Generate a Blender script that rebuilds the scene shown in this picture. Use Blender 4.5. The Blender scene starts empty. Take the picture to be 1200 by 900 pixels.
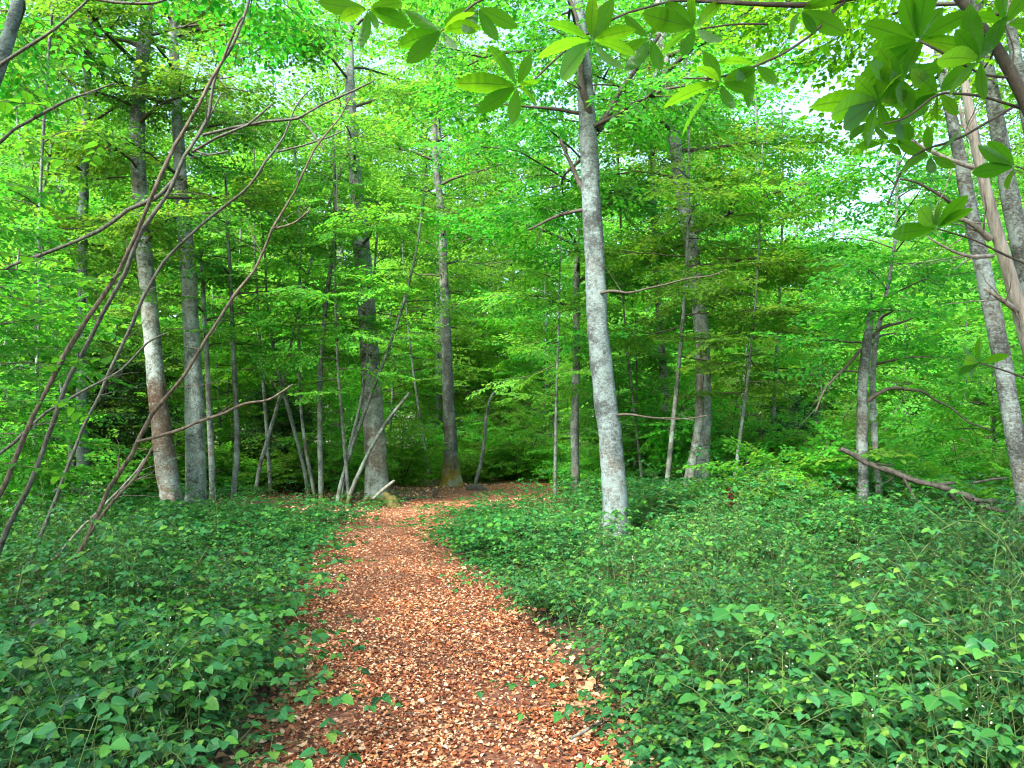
import bpy, math
import numpy as np
from mathutils import Vector

rng = np.random.default_rng(11)
SC = bpy.context.scene
COL = SC.collection
PI = math.pi

# ------------------------------------------------------------------ camera
FPX, HY, CAMH = 873.0, 510.0, 1.6
PITCH = math.atan((HY - 450.0) / FPX)
CAM = np.array([0.0, 0.0, CAMH])
_F = np.array([0, math.cos(PITCH), math.sin(PITCH)])
_U = np.array([0, -math.sin(PITCH), math.cos(PITCH)])
_R = np.array([1.0, 0, 0])


def P(px, py, Y):
    """point of the place seen at photo position (px, py), Y metres ahead"""
    d = _F + _R * ((px - 600) / FPX) + _U * ((450 - py) / FPX)
    return CAM + d * (Y / d[1])


def G(px, py):
    d = _F + _R * ((px - 600) / FPX) + _U * ((450 - py) / FPX)
    return CAM + d * (-CAMH / d[2])


cam_d = bpy.data.cameras.new('camera')
cam_d.sensor_width = 36
cam_d.lens = 36 * FPX / 1200
cam_d.clip_start, cam_d.clip_end = 0.05, 2000
cam = bpy.data.objects.new('camera', cam_d)
COL.objects.link(cam)
cam.location = CAM
cam.rotation_euler = (PI / 2 + PITCH, 0, 0)
SC.camera = cam

# ------------------------------------------------------------------ objects
def tag(o, label=None, cat=None, group=None, kind=None):
    for k, v in (('label', label), ('category', cat), ('group', group), ('kind', kind)):
        if v:
            o[k] = v
    return o


def thing(name, loc, label, cat, group=None, rz=0.0):
    o = bpy.data.objects.new(name, None)
    COL.objects.link(o)
    o.location = loc
    o.rotation_euler = (0, 0, rz)
    o.empty_display_size = 0.2
    return tag(o, label, cat, group)


def copy_tree(o, parent=None):
    c = o.copy()
    COL.objects.link(c)
    if parent is not None:
        c.parent = parent
    for ch in list(o.children):
        copy_tree(ch, c)
    return c


class MB:
    """collects pieces and links them as ONE mesh object"""
    def __init__(s):
        s.V, s.F, s.UV, s.n = [], [], [], 0

    def add(s, V, F, mat=0, uv=None, smooth=True):
        V = np.asarray(V, np.float32).reshape(-1, 3)
        F = np.asarray(F, np.int32)
        if len(F) == 0:
            return s
        s.V.append(V)
        s.F.append((F + s.n, mat, smooth))
        s.UV.append(np.zeros((len(V), 2), np.float32) if uv is None else np.asarray(uv, np.float32))
        s.n += len(V)
        return s

    def build(s, name, mats, parent=None, origin=(0, 0, 0), uv=False):
        me = bpy.data.meshes.new(name)
        V = np.concatenate(s.V) - np.asarray(origin, np.float32)
        me.vertices.add(len(V))
        me.vertices.foreach_set('co', V.ravel())
        li = np.concatenate([f.ravel() for f, m, sm in s.F])
        tot = np.concatenate([np.full(len(f), f.shape[1], np.int32) for f, m, sm in s.F])
        mi = np.concatenate([np.full(len(f), m, np.int32) for f, m, sm in s.F])
        sm_ = np.concatenate([np.full(len(f), sm, bool) for f, m, sm in s.F])
        me.loops.add(len(li))
        me.loops.foreach_set('vertex_index', li)
        me.polygons.add(len(tot))
        me.polygons.foreach_set('loop_start', np.concatenate([[0], np.cumsum(tot)[:-1]]).astype(np.int32))
        me.polygons.foreach_set('material_index', mi)
        me.polygons.foreach_set('use_smooth', sm_)
        if uv:
            l = me.uv_layers.new(name='UVMap')
            l.data.foreach_set('uv', np.concatenate(s.UV)[li].ravel())
        for m in (mats if isinstance(mats, (list, tuple)) else [mats]):
            me.materials.append(m)
        me.update(calc_edges=True)
        o = bpy.data.objects.new(name, me)
        COL.objects.link(o)
        if parent is not None:
            o.parent = parent
        return o


# ------------------------------------------------------------------ geometry helpers
def nrmz(a):
    return a / np.maximum(np.linalg.norm(a, axis=-1, keepdims=True), 1e-9)


def resample(pts, rad, step, smooth=2):
    pts = np.asarray(pts, float)
    rad = np.asarray(rad, float)
    s = np.concatenate([[0], np.cumsum(np.linalg.norm(np.diff(pts, axis=0), axis=1))])
    n = max(3, int(s[-1] / step) + 1)
    t = np.linspace(0, s[-1], n)
    q = np.stack([np.interp(t, s, pts[:, k]) for k in range(3)], 1)
    r = np.interp(t, s, rad)
    w = max(1, int(n / len(pts) / 2.5))
    for _ in range(smooth):
        pad = np.concatenate([np.repeat(q[:1] * 2, w, 0) - q[1:w + 1][::-1], q, np.repeat(q[-1:] * 2, w, 0) - q[-w - 1:-1][::-1]])
        c = np.cumsum(np.concatenate([np.zeros((1, 3)), pad]), 0)
        q = (c[2 * w + 1:] - c[:-2 * w - 1]) / (2 * w + 1)
    return q, r


def tube(pts, rad, sides=8, rough=0.0, cap=True, flare=None, seed=0):
    pts = np.asarray(pts, float)
    rad = np.asarray(rad, float)
    n = len(pts)
    T = nrmz(np.gradient(pts, axis=0))
    ref = np.array([1.0, 0.13, 0.07]) if abs(T[:, 0]).mean() < .75 else np.array([0.05, 1.0, 0.1])
    A = nrmz(np.cross(T, ref))
    B = np.cross(T, A)
    a = np.arange(sides) * 2 * PI / sides
    R = np.repeat(rad[:, None], sides, 1)
    r_ = np.random.default_rng(seed + 5)
    if rough:
        N = r_.normal(size=(n, sides))
        for ax, k in ((0, 2), (1, 1)):
            for _ in range(k):
                N = (N + np.roll(N, 1, ax) + np.roll(N, -1, ax)) / 3
        N = N / (N.std() + 1e-9)
        R = R * (1 + rough * N)
    if flare:
        h, amt, k = flare
        s = np.concatenate([[0], np.cumsum(np.linalg.norm(np.diff(pts, axis=0), axis=1))])
        ph = r_.uniform(0, 6.28)
        lob = 0.55 + 0.45 * np.cos(k * a + ph + 0.7 * np.sin(a * 2 + ph))
        R = R * (1 + amt * np.exp(-s / h)[:, None] * lob[None])
    V = pts[:, None] + R[..., None] * (np.cos(a)[None, :, None] * A[:, None] + np.sin(a)[None, :, None] * B[:, None])
    i = np.arange(n - 1)[:, None] * sides
    j = np.arange(sides)[None]
    j2 = (j + 1) % sides
    F = np.stack([i + j, i + j2, i + sides + j2, i + sides + j], -1).reshape(-1, 4)
    V = V.reshape(-1, 3)
    if cap:
        k0 = len(V)
        V = np.concatenate([V, pts[-1:] + T[-1:] * rad[-1] * .4])
        t = np.stack([np.arange(sides) + (n - 1) * sides, (np.arange(sides) + 1) % sides + (n - 1) * sides, np.full(sides, k0), np.full(sides, k0)], 1)
        return V, F, t[:, :3]
    return V, F, None


def add_tube(mb, pts, rad, sides=8, mat=0, **k):
    V, F, C = tube(pts, rad, sides, **k)
    n0 = mb.n
    mb.add(V, F, mat)
    if C is not None:
        mb.F.append((C.astype(np.int32) + n0, mat, True))


def place_leaves(mb, pos, d, nr, size, tmpl, mat=0):
    tv, tf, tuv = tmpl
    d = nrmz(d)
    side = nrmz(np.cross(d, nr))
    nn = np.cross(side, d)
    if np.ndim(size) == 1:
        size = np.stack([size, size, size], 1)
    V = pos[:, None] + (tv[None, :, 0, None] * side[:, None] * size[:, None, 0:1] + tv[None, :, 1, None] * d[:, None] * size[:, None, 1:2]
                        + tv[None, :, 2, None] * nn[:, None] * size[:, None, 2:3])
    k = len(tv)
    off = np.arange(len(pos)) * k
    n0 = mb.n
    mb.add(V.reshape(-1, 3), np.zeros((1, 3), int), mat, np.tile(tuv, (len(pos), 1)))
    mb.F.pop()
    for f in tf:
        mb.F.append(((f[None] + off[:, None, None]).reshape(-1, f.shape[1]).astype(np.int32) + n0, mat, True))


def leaf_tmpl(rows, prof, fold=.12, droop=.15, ser=0.0, ruff=0.0, seed=0):
    """unit leaf, x across, y along, z up: rows of left, middle, right"""
    r_ = np.random.default_rng(seed)
    y = np.linspace(0, 1, rows + 2)
    V, U = [[0, 0, 0]], [[.5, 0]]
    for i in range(1, rows + 1):
        w = prof(y[i]) * (1 - (ser if i % 2 else 0))
        for sx in (-1, 0, 1):
            V.append([sx * w, y[i] - (0.5 * ser * .3 if sx else 0), abs(sx) * fold * w * 2 - droop * y[i] ** 2 + (r_.normal() * ruff if sx else 0)])
            U.append([.5 + sx * .5, y[i]])
    V.append([0, 1, -droop])
    U.append([.5, 1])
    m = len(V) - 1
    T = [[0, 2, 1], [0, 3, 2], [m - 3, m - 2, m], [m - 2, m - 1, m]]
    Q = []
    for i in range(rows - 1):
        b = 1 + 3 * i
        Q += [[b, b + 1, b + 4, b + 3], [b + 1, b + 2, b + 5, b + 4]]
    fs = [np.array(T)] + ([np.array(Q)] if Q else [])
    return np.array(V, float), fs, np.array(U, float)


ovate = lambda y: .36 * math.sin(PI * y ** .75) ** .8
bramb = lambda y: .40 * math.sin(PI * y ** .7) ** .75
chest = lambda y: .185 * math.sin(PI * min(1, y ** 1.25)) ** .7
lance = lambda y: .17 * math.sin(PI * y ** .8)

L_DIA = (np.array([[0, 0, 0], [-.34, .45, .1], [0, 1, -.1], [.34, .45, .1]], float), [np.array([[0, 3, 2], [0, 2, 1]])], np.array([[.5, 0], [0, .45], [.5, 1], [1, .45]]))
L_OVA = (np.array([[0, 0, 0], [-.33, .3, .08], [-.25, .72, 0], [0, 1, -.14], [.25, .72, 0], [.33, .3, .08]], float),
         [np.array([[0, 3, 2, 1], [0, 5, 4, 3]])], np.array([[.5, 0], [0, .3], [.1, .72], [.5, 1], [.9, .72], [1, .3]]))
L_BRN = leaf_tmpl(7, bramb, .16, .18, .10, .02, 1)
L_BRF = leaf_tmpl(3, bramb, .16, .18, 0, .02, 2)
L_CHE = leaf_tmpl(25, chest, .10, .22, .10, .006, 3)
L_HAZ = leaf_tmpl(7, lambda y: .42 * math.sin(PI * y ** .75) ** .7, .10, .2, .08, .02, 4)
L_LAN = leaf_tmpl(5, lance, .2, .35, 0, .01, 5)

# ------------------------------------------------------------------ materials
class NT:
    def __init__(s, name):
        s.m = bpy.data.materials.new(name)
        s.m.use_nodes = True
        s.t = s.m.node_tree
        s.t.nodes.clear()
        s.out = s.t.nodes.new('ShaderNodeOutputMaterial')

    def n(s, typ, ins=None, **attr):
        nd = s.t.nodes.new('ShaderNode' + typ)
        for k, v in attr.items():
            setattr(nd, k, v)
        for k, v in (ins or {}).items():
            if isinstance(v, bpy.types.NodeSocket):
                s.t.links.new(v, nd.inputs[k])
            else:
                nd.inputs[k].default_value = v
        return nd

    def ramp(s, fac, stops, interp='LINEAR'):
        nd = s.n('ValToRGB', {'Fac': fac})
        nd.color_ramp.interpolation = interp
        e = nd.color_ramp.elements
        while len(e) < len(stops):
            e.new(.5)
        for i, (p, c) in enumerate(stops):
            e[i].position = p
            e[i].color = (*c, 1) if len(c) == 3 else c
        return nd.outputs['Color']

    def mix(s, f, a, b, mode='MIX'):
        nd = s.n('Mix', data_type='RGBA', blend_type=mode)
        for k, v in ((0, f), (6, a), (7, b)):
            if isinstance(v, bpy.types.NodeSocket):
                s.t.links.new(v, nd.inputs[k])
            else:
                nd.inputs[k].default_value = v if k == 0 else (*v, 1)
        return nd.outputs[2]

    def math(s, op, a, b=0.0):
        nd = s.n('Math', operation=op)
        for k, v in ((0, a), (1, b)):
            if isinstance(v, bpy.types.NodeSocket):
                s.t.links.new(v, nd.inputs[k])
            else:
                nd.inputs[k].default_value = v
        return nd.outputs[0]

    def shader(s, sh):
        s.t.links.new(sh, s.out.inputs['Surface'])
        return s.m


def leaf_mat(name, cols, trans, tmix=.5, gloss=.06, rough=.4, veins=False, hue=0.0):
    """thin leaf: reflects one green, lets a yellower green through"""
    t = NT(name)
    geo = t.n('NewGeometry')
    ri = geo.outputs['Random Per Island']
    k = len(cols)
    c = t.ramp(ri, [(i / (k - 1), q) for i, q in enumerate(cols)])
    tr = t.ramp(ri, [(i / (len(trans) - 1), q) for i, q in enumerate(trans)])
    tc = t.n('TexCoord')
    oi = t.n('ObjectInfo')
    if hue:
        hv = t.math('ADD', t.math('MULTIPLY', oi.outputs['Random'], hue * 2), .5 - hue)
        vv = t.math('ADD', t.math('MULTIPLY', oi.outputs['Random'], .5), .75)
        c = t.n('HueSaturation', {'Hue': hv, 'Value': vv, 'Color': c}).outputs[0]
        tr = t.n('HueSaturation', {'Hue': hv, 'Value': vv, 'Color': tr}).outputs[0]
    nz = t.n('TexNoise', {'Vector': tc.outputs['Object'], 'Scale': .55, 'Detail': 2.0})
    f = t.ramp(nz.outputs['Fac'], [(.3, (.72, .78, .8)), (.7, (1.25, 1.18, 1.0))])
    c = t.mix(1.0, c, f, 'MULTIPLY')
    tr = t.mix(1.0, tr, f, 'MULTIPLY')
    bump = None
    if veins:
        sep = t.n('SeparateXYZ', {'Vector': tc.outputs['UV']})
        ax = t.math('ABSOLUTE', t.math('SUBTRACT', sep.outputs[0], .5))
        w = t.math('SINE', t.math('MULTIPLY', t.math('SUBTRACT', sep.outputs[1], t.math('MULTIPLY', ax, .45)), veins))
        vein = t.math('GREATER_THAN', w, .86)
        mid = t.math('LESS_THAN', ax, .035)
        vm = t.math('MAXIMUM', t.math('MULTIPLY', vein, .6), mid)
        c = t.mix(t.math('MULTIPLY', vm, .35), c, (.16, .26, .08))
        tr = t.mix(t.math('MULTIPLY', vm, .55), tr, (.04, .10, .01))
        bump = t.n('Bump', {'Height': t.math('MULTIPLY', w, -.3), 'Strength': .25, 'Distance': .004}).outputs[0]
    bi = {'Normal': bump} if bump else {}
    d = t.n('BsdfDiffuse', {'Color': c, **bi})
    tl = t.n('BsdfTranslucent', {'Color': tr})
    m = t.n('MixShader', {0: tmix, 1: d.outputs[0], 2: tl.outputs[0]})
    g = t.n('BsdfGlossy', {'Color': (.9, .95, 1, 1), 'Roughness': rough, **bi})
    fr = t.n('Fresnel', {'IOR': 1.35})
    ff = t.math('MINIMUM', t.math('MULTIPLY', fr.outputs[0], gloss / .2), .10)
    m2 = t.n('MixShader', {0: ff, 1: m.outputs[0], 2: g.outputs[0]})
    return t.shader(m2.outputs[0])


def bark_mat(name, base, pale, dark, pale_amt=.5, brown=(.12, .065, .03), brown_amt=.4, moss_h=.5, moss=(.10, .13, .02), streak=True, scale=1.0, band=None):
    t = NT(name)
    base, pale = tuple(x * k for x, k in zip(base, (.55, .60, .57))), tuple(x * k for x, k in zip(pale, (.58, .65, .64)))
    tc = t.n('TexCoord')
    oi = t.n('ObjectInfo')
    off = t.n('CombineXYZ', {0: t.math('MULTIPLY', oi.outputs['Random'], 37.0), 1: t.math('MULTIPLY', oi.outputs['Random'], 11.0), 2: 0.0})
    vec = t.n('VectorMath', {0: tc.outputs['Object'], 1: off.outputs[0]}, operation='ADD').outputs[0]
    flat = t.n('Mapping', {'Vector': vec, 'Scale': (1, 1, 1.5)}).outputs[0]
    n1 = t.n('TexNoise', {'Vector': vec, 'Scale': 5.0 * scale, 'Detail': 6.0, 'Roughness': .65}).outputs['Fac']
    n2 = t.n('TexNoise', {'Vector': flat, 'Scale': 17.0 * scale, 'Detail': 5.0, 'Roughness': .7}).outputs['Fac']
    n3 = t.n('TexNoise', {'Vector': vec, 'Scale': 1.3, 'Detail': 3.0}).outputs['Fac']
    n4 = t.n('TexNoise', {'Vector': flat, 'Scale': 48.0 * scale, 'Detail': 3.0}).outputs['Fac']
    n5 = t.n('TexNoise', {'Vector': t.n('Mapping', {'Vector': vec, 'Scale': (1, 1, 5.0)}).outputs[0], 'Scale': 9.0, 'Detail': 4.0, 'Roughness': .6}).outputs['Fac']
    c = t.mix(t.ramp(n4, [(.35, (0, 0, 0)), (.65, (1, 1, 1))]), tuple(x * .55 for x in base), tuple(x * 1.4 for x in base))
    fb = t.ramp(n3, [(.5, (0, 0, 0)), (.64, (1, 1, 1))])
    c = t.mix(t.math('MULTIPLY', fb, brown_amt), c, t.mix(n4, tuple(x * .5 for x in brown), tuple(x * 1.5 for x in brown)))
    e = .56 - .18 * pale_amt
    n6 = t.n('TexNoise', {'Vector': vec, 'Scale': 34.0 * scale, 'Detail': 4.0, 'Roughness': .75}).outputs['Fac']
    fp = t.ramp(t.math('ADD', t.math('ADD', t.math('MULTIPLY', n2, .35), t.math('MULTIPLY', n1, .30)), t.math('MULTIPLY', n6, .35)), [(e - .04, (0, 0, 0)), (e + .10, (1, 1, 1))])
    c = t.mix(t.math('MULTIPLY', fp, t.math('SUBTRACT', 1.0, t.math('MULTIPLY', fb, brown_amt))), c, t.mix(n6, tuple(x * .75 for x in pale), tuple(x * 1.2 for x in pale)))
    fd = t.ramp(t.math('ADD', t.math('MULTIPLY', n5, .7), t.math('MULTIPLY', n6, .3)), [(.34, (1, 1, 1)), (.42, (0, 0, 0))])
    c = t.mix(t.math('MULTIPLY', fd, .85 if streak else .4), c, dark)
    vk = t.n('TexVoronoi', {'Vector': vec, 'Scale': 3.2 * scale, 'Randomness': 1.0}).outputs['Distance']
    c = t.mix(t.math('MULTIPLY', t.ramp(t.math('ADD', vk, t.math('MULTIPLY', n6, .12)), [(.12, (1, 1, 1)), (.20, (0, 0, 0))]), .8), c, dark)
    z = t.n('SeparateXYZ', {'Vector': tc.outputs['Object']}).outputs[2]
    if moss_h:
        mz = t.math('ADD', t.math('DIVIDE', z, moss_h), t.math('MULTIPLY', t.math('SUBTRACT', n1, .5), 2.2))
        fm = t.ramp(mz, [(.35, (1, 1, 1)), (.9, (0, 0, 0))])
        c = t.mix(fm, c, t.mix(n2, tuple(x * .5 for x in moss), moss))
    n7 = t.n('TexNoise', {'Vector': vec, 'Scale': 2.6, 'Detail': 5.0, 'Roughness': .7}).outputs['Fac']
    c = t.mix(t.math('MULTIPLY', t.ramp(n7, [(.52, (0, 0, 0)), (.60, (1, 1, 1))]), .7), c, t.mix(n6, tuple(x * .8 for x in pale), tuple(min(.75, x * 1.45) for x in pale)))
    c = t.mix(t.math('MULTIPLY', t.ramp(n7, [(.38, (1, 1, 1)), (.46, (0, 0, 0))]), .7), c, tuple(x * .4 for x in base))
    if band:
        zz = t.math('ADD', t.math('DIVIDE', t.math('SUBTRACT', z, band[0]), band[1] - band[0]), t.math('ADD', t.math('MULTIPLY', t.math('SUBTRACT', n7, .5), 1.3), t.math('MULTIPLY', t.math('SUBTRACT', n2, .5), 1.0)))
        fb2 = t.ramp(zz, [(0.0, (0, 0, 0)), (.16, (1, 1, 1)), (.84, (1, 1, 1)), (1.0, (0, 0, 0))])
        c = t.mix(t.math('MULTIPLY', fb2, t.math('SUBTRACT', .95, t.math('MULTIPLY', fp, .45))), c, t.mix(n6, (.030, .018, .011), (.10, .060, .036)))
    h = t.math('ADD', t.math('ADD', t.math('MULTIPLY', n2, .5), t.math('MULTIPLY', n5, .6)), t.math('MULTIPLY', n6, .4))
    b = t.n('Bump', {'Height': h, 'Strength': .6, 'Distance': .03})
    p = t.n('BsdfPrincipled', {'Base Color': c, 'Roughness': .85, 'Normal': b.outputs[0], 'Specular IOR Level': .25})
    return t.shader(p.outputs[0])


def plain_mat(name, a, b, scale=20.0, rough=.8, stretch=(1, 1, 1), bump=.4):
    t = NT(name)
    tc = t.n('TexCoord')
    v = t.n('Mapping', {'Vector': tc.outputs['Object'], 'Scale': stretch}).outputs[0]
    n = t.n('TexNoise', {'Vector': v, 'Scale': scale, 'Detail': 5.0, 'Roughness': .65}).outputs['Fac']
    c = t.ramp(n, [(.32, a), (.68, b)])
    bb = t.n('Bump', {'Height': n, 'Strength': bump, 'Distance': .01})
    p = t.n('BsdfPrincipled', {'Base Color': c, 'Roughness': rough, 'Normal': bb.outputs[0], 'Specular IOR Level': .3})
    return t.shader(p.outputs[0])


M = {}
M['beech'] = leaf_mat('beech_leaf', [(.024, .125, .016), (.038, .17, .022), (.060, .22, .024)], [(.06, .36, .018), (.10, .44, .024), (.15, .50, .028), (.22, .52, .03)], .53, .035, .45, hue=.018)
M['far'] = leaf_mat('far_leaf', [(.045, .165, .015), (.07, .22, .02), (.10, .26, .025)], [(.09, .38, .02), (.14, .48, .03), (.22, .55, .04)], .53, .03, .5, hue=.022)
M['bright'] = leaf_mat('lightened_leaf', [(.050, .21, .024), (.078, .27, .030), (.11, .30, .032)], [(.10, .46, .024), (.16, .55, .03), (.24, .60, .034), (.33, .58, .035)], .54, .03, .45, hue=.02)  # leaf green lightened so shaded saplings and crowns read as sunlit
M['dark'] = leaf_mat('holly_leaf', [(.010, .045, .012), (.018, .065, .018), (.026, .085, .02)], [(.015, .07, .01), (.03, .11, .012)], .25, .08, .3)
M['bramble'] = leaf_mat('bramble_leaf', [(.003, .022, .007), (.005, .042, .013), (.013, .098, .030), (.024, .145, .045), (.045, .19, .07), (.028, .155, .046), (.045, .195, .04), (.09, .27, .035), (.13, .25, .04)], [(.02, .16, .02), (.04, .24, .025), (.05, .26, .025), (.10, .36, .022)], .33, .13, .28, veins=55.0)
M['bramblefar'] = leaf_mat('undergrowth_leaf', [(.007, .065, .018), (.018, .125, .036), (.032, .165, .046), (.07, .24, .03)], [(.02, .16, .016), (.07, .30, .02)], .36, .05, .38)
M['lightleaf'] = leaf_mat('light_undergrowth_leaf', [(.02, .12, .03), (.04, .18, .035), (.07, .23, .035)], [(.05, .26, .02), (.10, .36, .03)], .36, .10, .32, veins=55.0)
M['fern'] = leaf_mat('fern_leaf', [(.07, .21, .02), (.11, .27, .025)], [(.2, .5, .02), (.28, .6, .03)], .45, .05, .45)
M['chestnut'] = leaf_mat('chestnut_leaf', [(.018, .085, .008), (.026, .105, .010)], [(.16, .48, .010), (.22, .56, .012), (.30, .58, .014)], .66, .008, .5, veins=110.0)
M['hazel'] = leaf_mat('hazel_leaf', [(.03, .13, .016), (.05, .18, .02)], [(.10, .40, .016), (.16, .50, .02)], .52, .015, .5, veins=60.0)
M['litter'] = leaf_mat('litter_leaf', [(.05, .016, .010), (.17, .045, .022), (.29, .085, .036), (.41, .145, .064), (.50, .23, .115), (.62, .36, .22), (.76, .57, .43)], [(.2, .06, .02), (.3, .12, .05)], .12, .05, .5)
M['litterdull'] = leaf_mat('dull_litter_leaf', [(.09, .035, .018), (.2, .085, .04), (.34, .17, .09), (.50, .32, .2), (.68, .52, .40)], [(.2, .08, .03), (.3, .14, .06)], .12, .04, .55)
M['deadleaf'] = leaf_mat('dead_leaf', [(.10, .018, .010), (.17, .035, .016)], [(.2, .05, .02), (.25, .06, .02)], .3, .05, .5)
M['barkpale'] = bark_mat('pale_bark', (.095, .105, .105), (.24, .295, .30), (.035, .035, .032), .50, brown_amt=.25, moss_h=.25)
M['barkgrey'] = bark_mat('grey_bark', (.14, .145, .13), (.40, .45, .43), (.035, .032, .028), .48, brown_amt=.55, moss_h=.5)
M['barkbrown'] = bark_mat('brown_bark', (.14, .13, .115), (.42, .47, .45), (.03, .022, .018), .42, brown=(.11, .055, .026), brown_amt=.9, moss_h=.35, band=(.9, 2.7))
M['barkdark'] = bark_mat('dark_bark', (.085, .085, .078), (.27, .31, .30), (.025, .024, .02), .34, brown_amt=.3, moss_h=.3)
M['barkmoss'] = bark_mat('mossy_bark', (.10, .105, .09), (.25, .28, .25), (.03, .03, .025), .25, brown_amt=.3, moss_h=1.0, moss=(.20, .17, .02))
M['barkfar'] = bark_mat('far_bark', (.11, .12, .105), (.28, .33, .30), (.03, .03, .025), .4, brown_amt=.3, moss_h=.4)
M['twig'] = plain_mat('twig_bark', (.028, .024, .017), (.08, .073, .055))
M['stem'] = plain_mat('stem_bark', (.018, .019, .014), (.12, .125, .10), 45.0, stretch=(1, 1, .4))
M['stemred'] = plain_mat('reddish_stem_bark', (.024, .018, .012), (.15, .125, .09), 40.0, stretch=(1, 1, .3))
M['stempale'] = plain_mat('pale_stem_bark', (.10, .10, .08), (.29, .30, .26), 22.0, stretch=(1, 1, .4))
M['deadwood'] = plain_mat('dead_wood', (.09, .08, .062), (.33, .31, .26), 14.0, stretch=(2.2, 2.2, .22), bump=.9)
M['rotten'] = plain_mat('rotten_wood', (.014, .014, .011), (.085, .080, .066), 14.0, stretch=(1, 1, .5), bump=.9)
M['mosswood'] = plain_mat('mossy_wood', (.022, .026, .008), (.105, .090, .016), 16.0, bump=.9)
M['cane'] = plain_mat('green_cane', (.035, .085, .02), (.11, .17, .05), 30.0)
M['flower'] = plain_mat('flower_bud', (.5, .52, .46), (.75, .74, .70), 50.0)


# ------------------------------------------------------------------ terrain
PATH_ROWS = [(900, 340, 738), (850, 350, 695), (800, 355, 664), (740, 357, 615), (700, 357, 582), (670, 364, 547), (650, 371, 524), (635, 383, 516),
             (620, 398, 521), (608, 423, 536), (598, 452, 553), (590, 478, 585), (583, 498, 640), (577, 520, 700), (572, 550, 720), (568, 600, 705)]
_pl = np.array([G(l, y)[:2] for y, l, r in PATH_ROWS])
_pr = np.array([G(r, y)[:2] for y, l, r in PATH_ROWS])
PY = np.concatenate([[-2.0, 1.5], _pl[:, 1]])
PXL = np.concatenate([[_pl[0, 0] - .25, _pl[0, 0] - .1], _pl[:, 0]])
PXR = np.concatenate([[_pr[0, 0] + .25, _pr[0, 0] + .1], _pr[:, 0]])


def path_edges(y):
    return np.interp(y, PY, PXL), np.interp(y, PY, PXR)


def off_path(x, y):
    """metres outside the path, negative on it"""
    l, r = path_edges(y)
    d = np.maximum(l - x, x - r)
    d = np.where(y > PY[-1], np.maximum(d, y - PY[-1]), d)
    return d


def gz(x, y):
    x, y = np.asarray(x, float), np.asarray(y, float)
    h = .10 * np.sin(x * .55 + 1.3) * np.cos(y * .43 + .4) + .05 * np.sin(x * 1.3 + y * .9) + .04 * np.sin(2.1 * x - 1.7 * y)
    k = np.clip((off_path(x, y) - .1) / 1.6, 0, 1)
    k = k * k * (3 - 2 * k)
    return (h * .5 + .02) * k


def sheet(xs, ys, dz=0.0):
    X, Y = np.meshgrid(xs, ys)
    V = np.stack([X, Y, gz(X, Y) + dz], -1).reshape(-1, 3)
    nx, ny = len(xs), len(ys)
    i = (np.arange(ny - 1)[:, None] * nx + np.arange(nx - 1)[None])
    F = np.stack([i, i + 1, i + nx + 1, i + nx], -1).reshape(-1, 4)
    return V, F


def floor_mat():
    t = NT('forest_floor')
    tc = t.n('TexCoord')
    v = t.n('TexVoronoi', {'Vector': tc.outputs['Object'], 'Scale': 22.0})
    n = t.n('TexNoise', {'Vector': tc.outputs['Object'], 'Scale': 1.2, 'Detail': 6.0}).outputs['Fac']
    c = t.ramp(v.outputs['Color'], [(.2, (.03, .016, .009)), (.55, (.09, .045, .025)), (.9, (.24, .14, .08))])
    c = t.mix(t.ramp(n, [(.4, (0, 0, 0)), (.6, (1, 1, 1))]), c, (.035, .028, .014))
    b = t.n('Bump', {'Height': v.outputs['Distance'], 'Strength': .8, 'Distance': .02})
    return t.shader(t.n('BsdfPrincipled', {'Base Color': c, 'Roughness': .9, 'Normal': b.outputs[0]}).outputs[0])


def path_mat():
    t = NT('path_soil')
    tc = t.n('TexCoord')
    v = t.n('TexVoronoi', {'Vector': tc.outputs['Object'], 'Scale': 34.0})
    n = t.n('TexNoise', {'Vector': tc.outputs['Object'], 'Scale': 60.0, 'Detail': 4.0}).outputs['Fac']
    c = t.ramp(v.outputs['Color'], [(.1, (.035, .014, .009)), (.4, (.12, .042, .022)), (.7, (.22, .085, .045)), (.95, (.36, .19, .12))])
    c = t.mix(.4, c, t.ramp(n, [(.35, (.07, .025, .013)), (.65, (.22, .08, .04))]))
    b = t.n('Bump', {'Height': v.outputs['Distance'], 'Strength': .7, 'Distance': .015})
    return t.shader(t.n('BsdfPrincipled', {'Base Color': c, 'Roughness': .85, 'Normal': b.outputs[0]}).outputs[0])


xs = np.concatenate([[-400, -150, -70], np.arange(-40, 40.1, .5), [70, 150, 400]])
ys = np.concatenate([[-150, -50, -20], np.arange(-10, 50.1, .5), [70, 120, 250, 500]])
V, F = sheet(xs, ys)
tag(MB().add(V, F).build('forest_floor', floor_mat()), 'brown forest floor of soil and old leaves under the trees', 'ground', kind='structure')

pyv = np.arange(-2, PY[-1] + .01, .12)
mbp = MB()
l, r = path_edges(pyv)
w = rng.normal(size=(2, len(pyv))) * .05
l, r = l - .12 + w[0], r + .12 + w[1]
u = np.linspace(0, 1, 9)
PXg = l[:, None] + (r - l)[:, None] * u[None]
PYg = np.repeat(pyv[:, None], 9, 1)
V = np.stack([PXg, PYg, gz(PXg, PYg) + .006 + .03 * np.sin(PI * u)[None] ** .5], -1).reshape(-1, 3)
i = np.arange(len(pyv) - 1)[:, None] * 9 + np.arange(8)[None]
tag(MB().add(V, np.stack([i, i + 1, i + 10, i + 9], -1).reshape(-1, 4)).build('path', path_mat()), 'reddish brown path curving away between the brambles', 'path', kind='structure')


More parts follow.
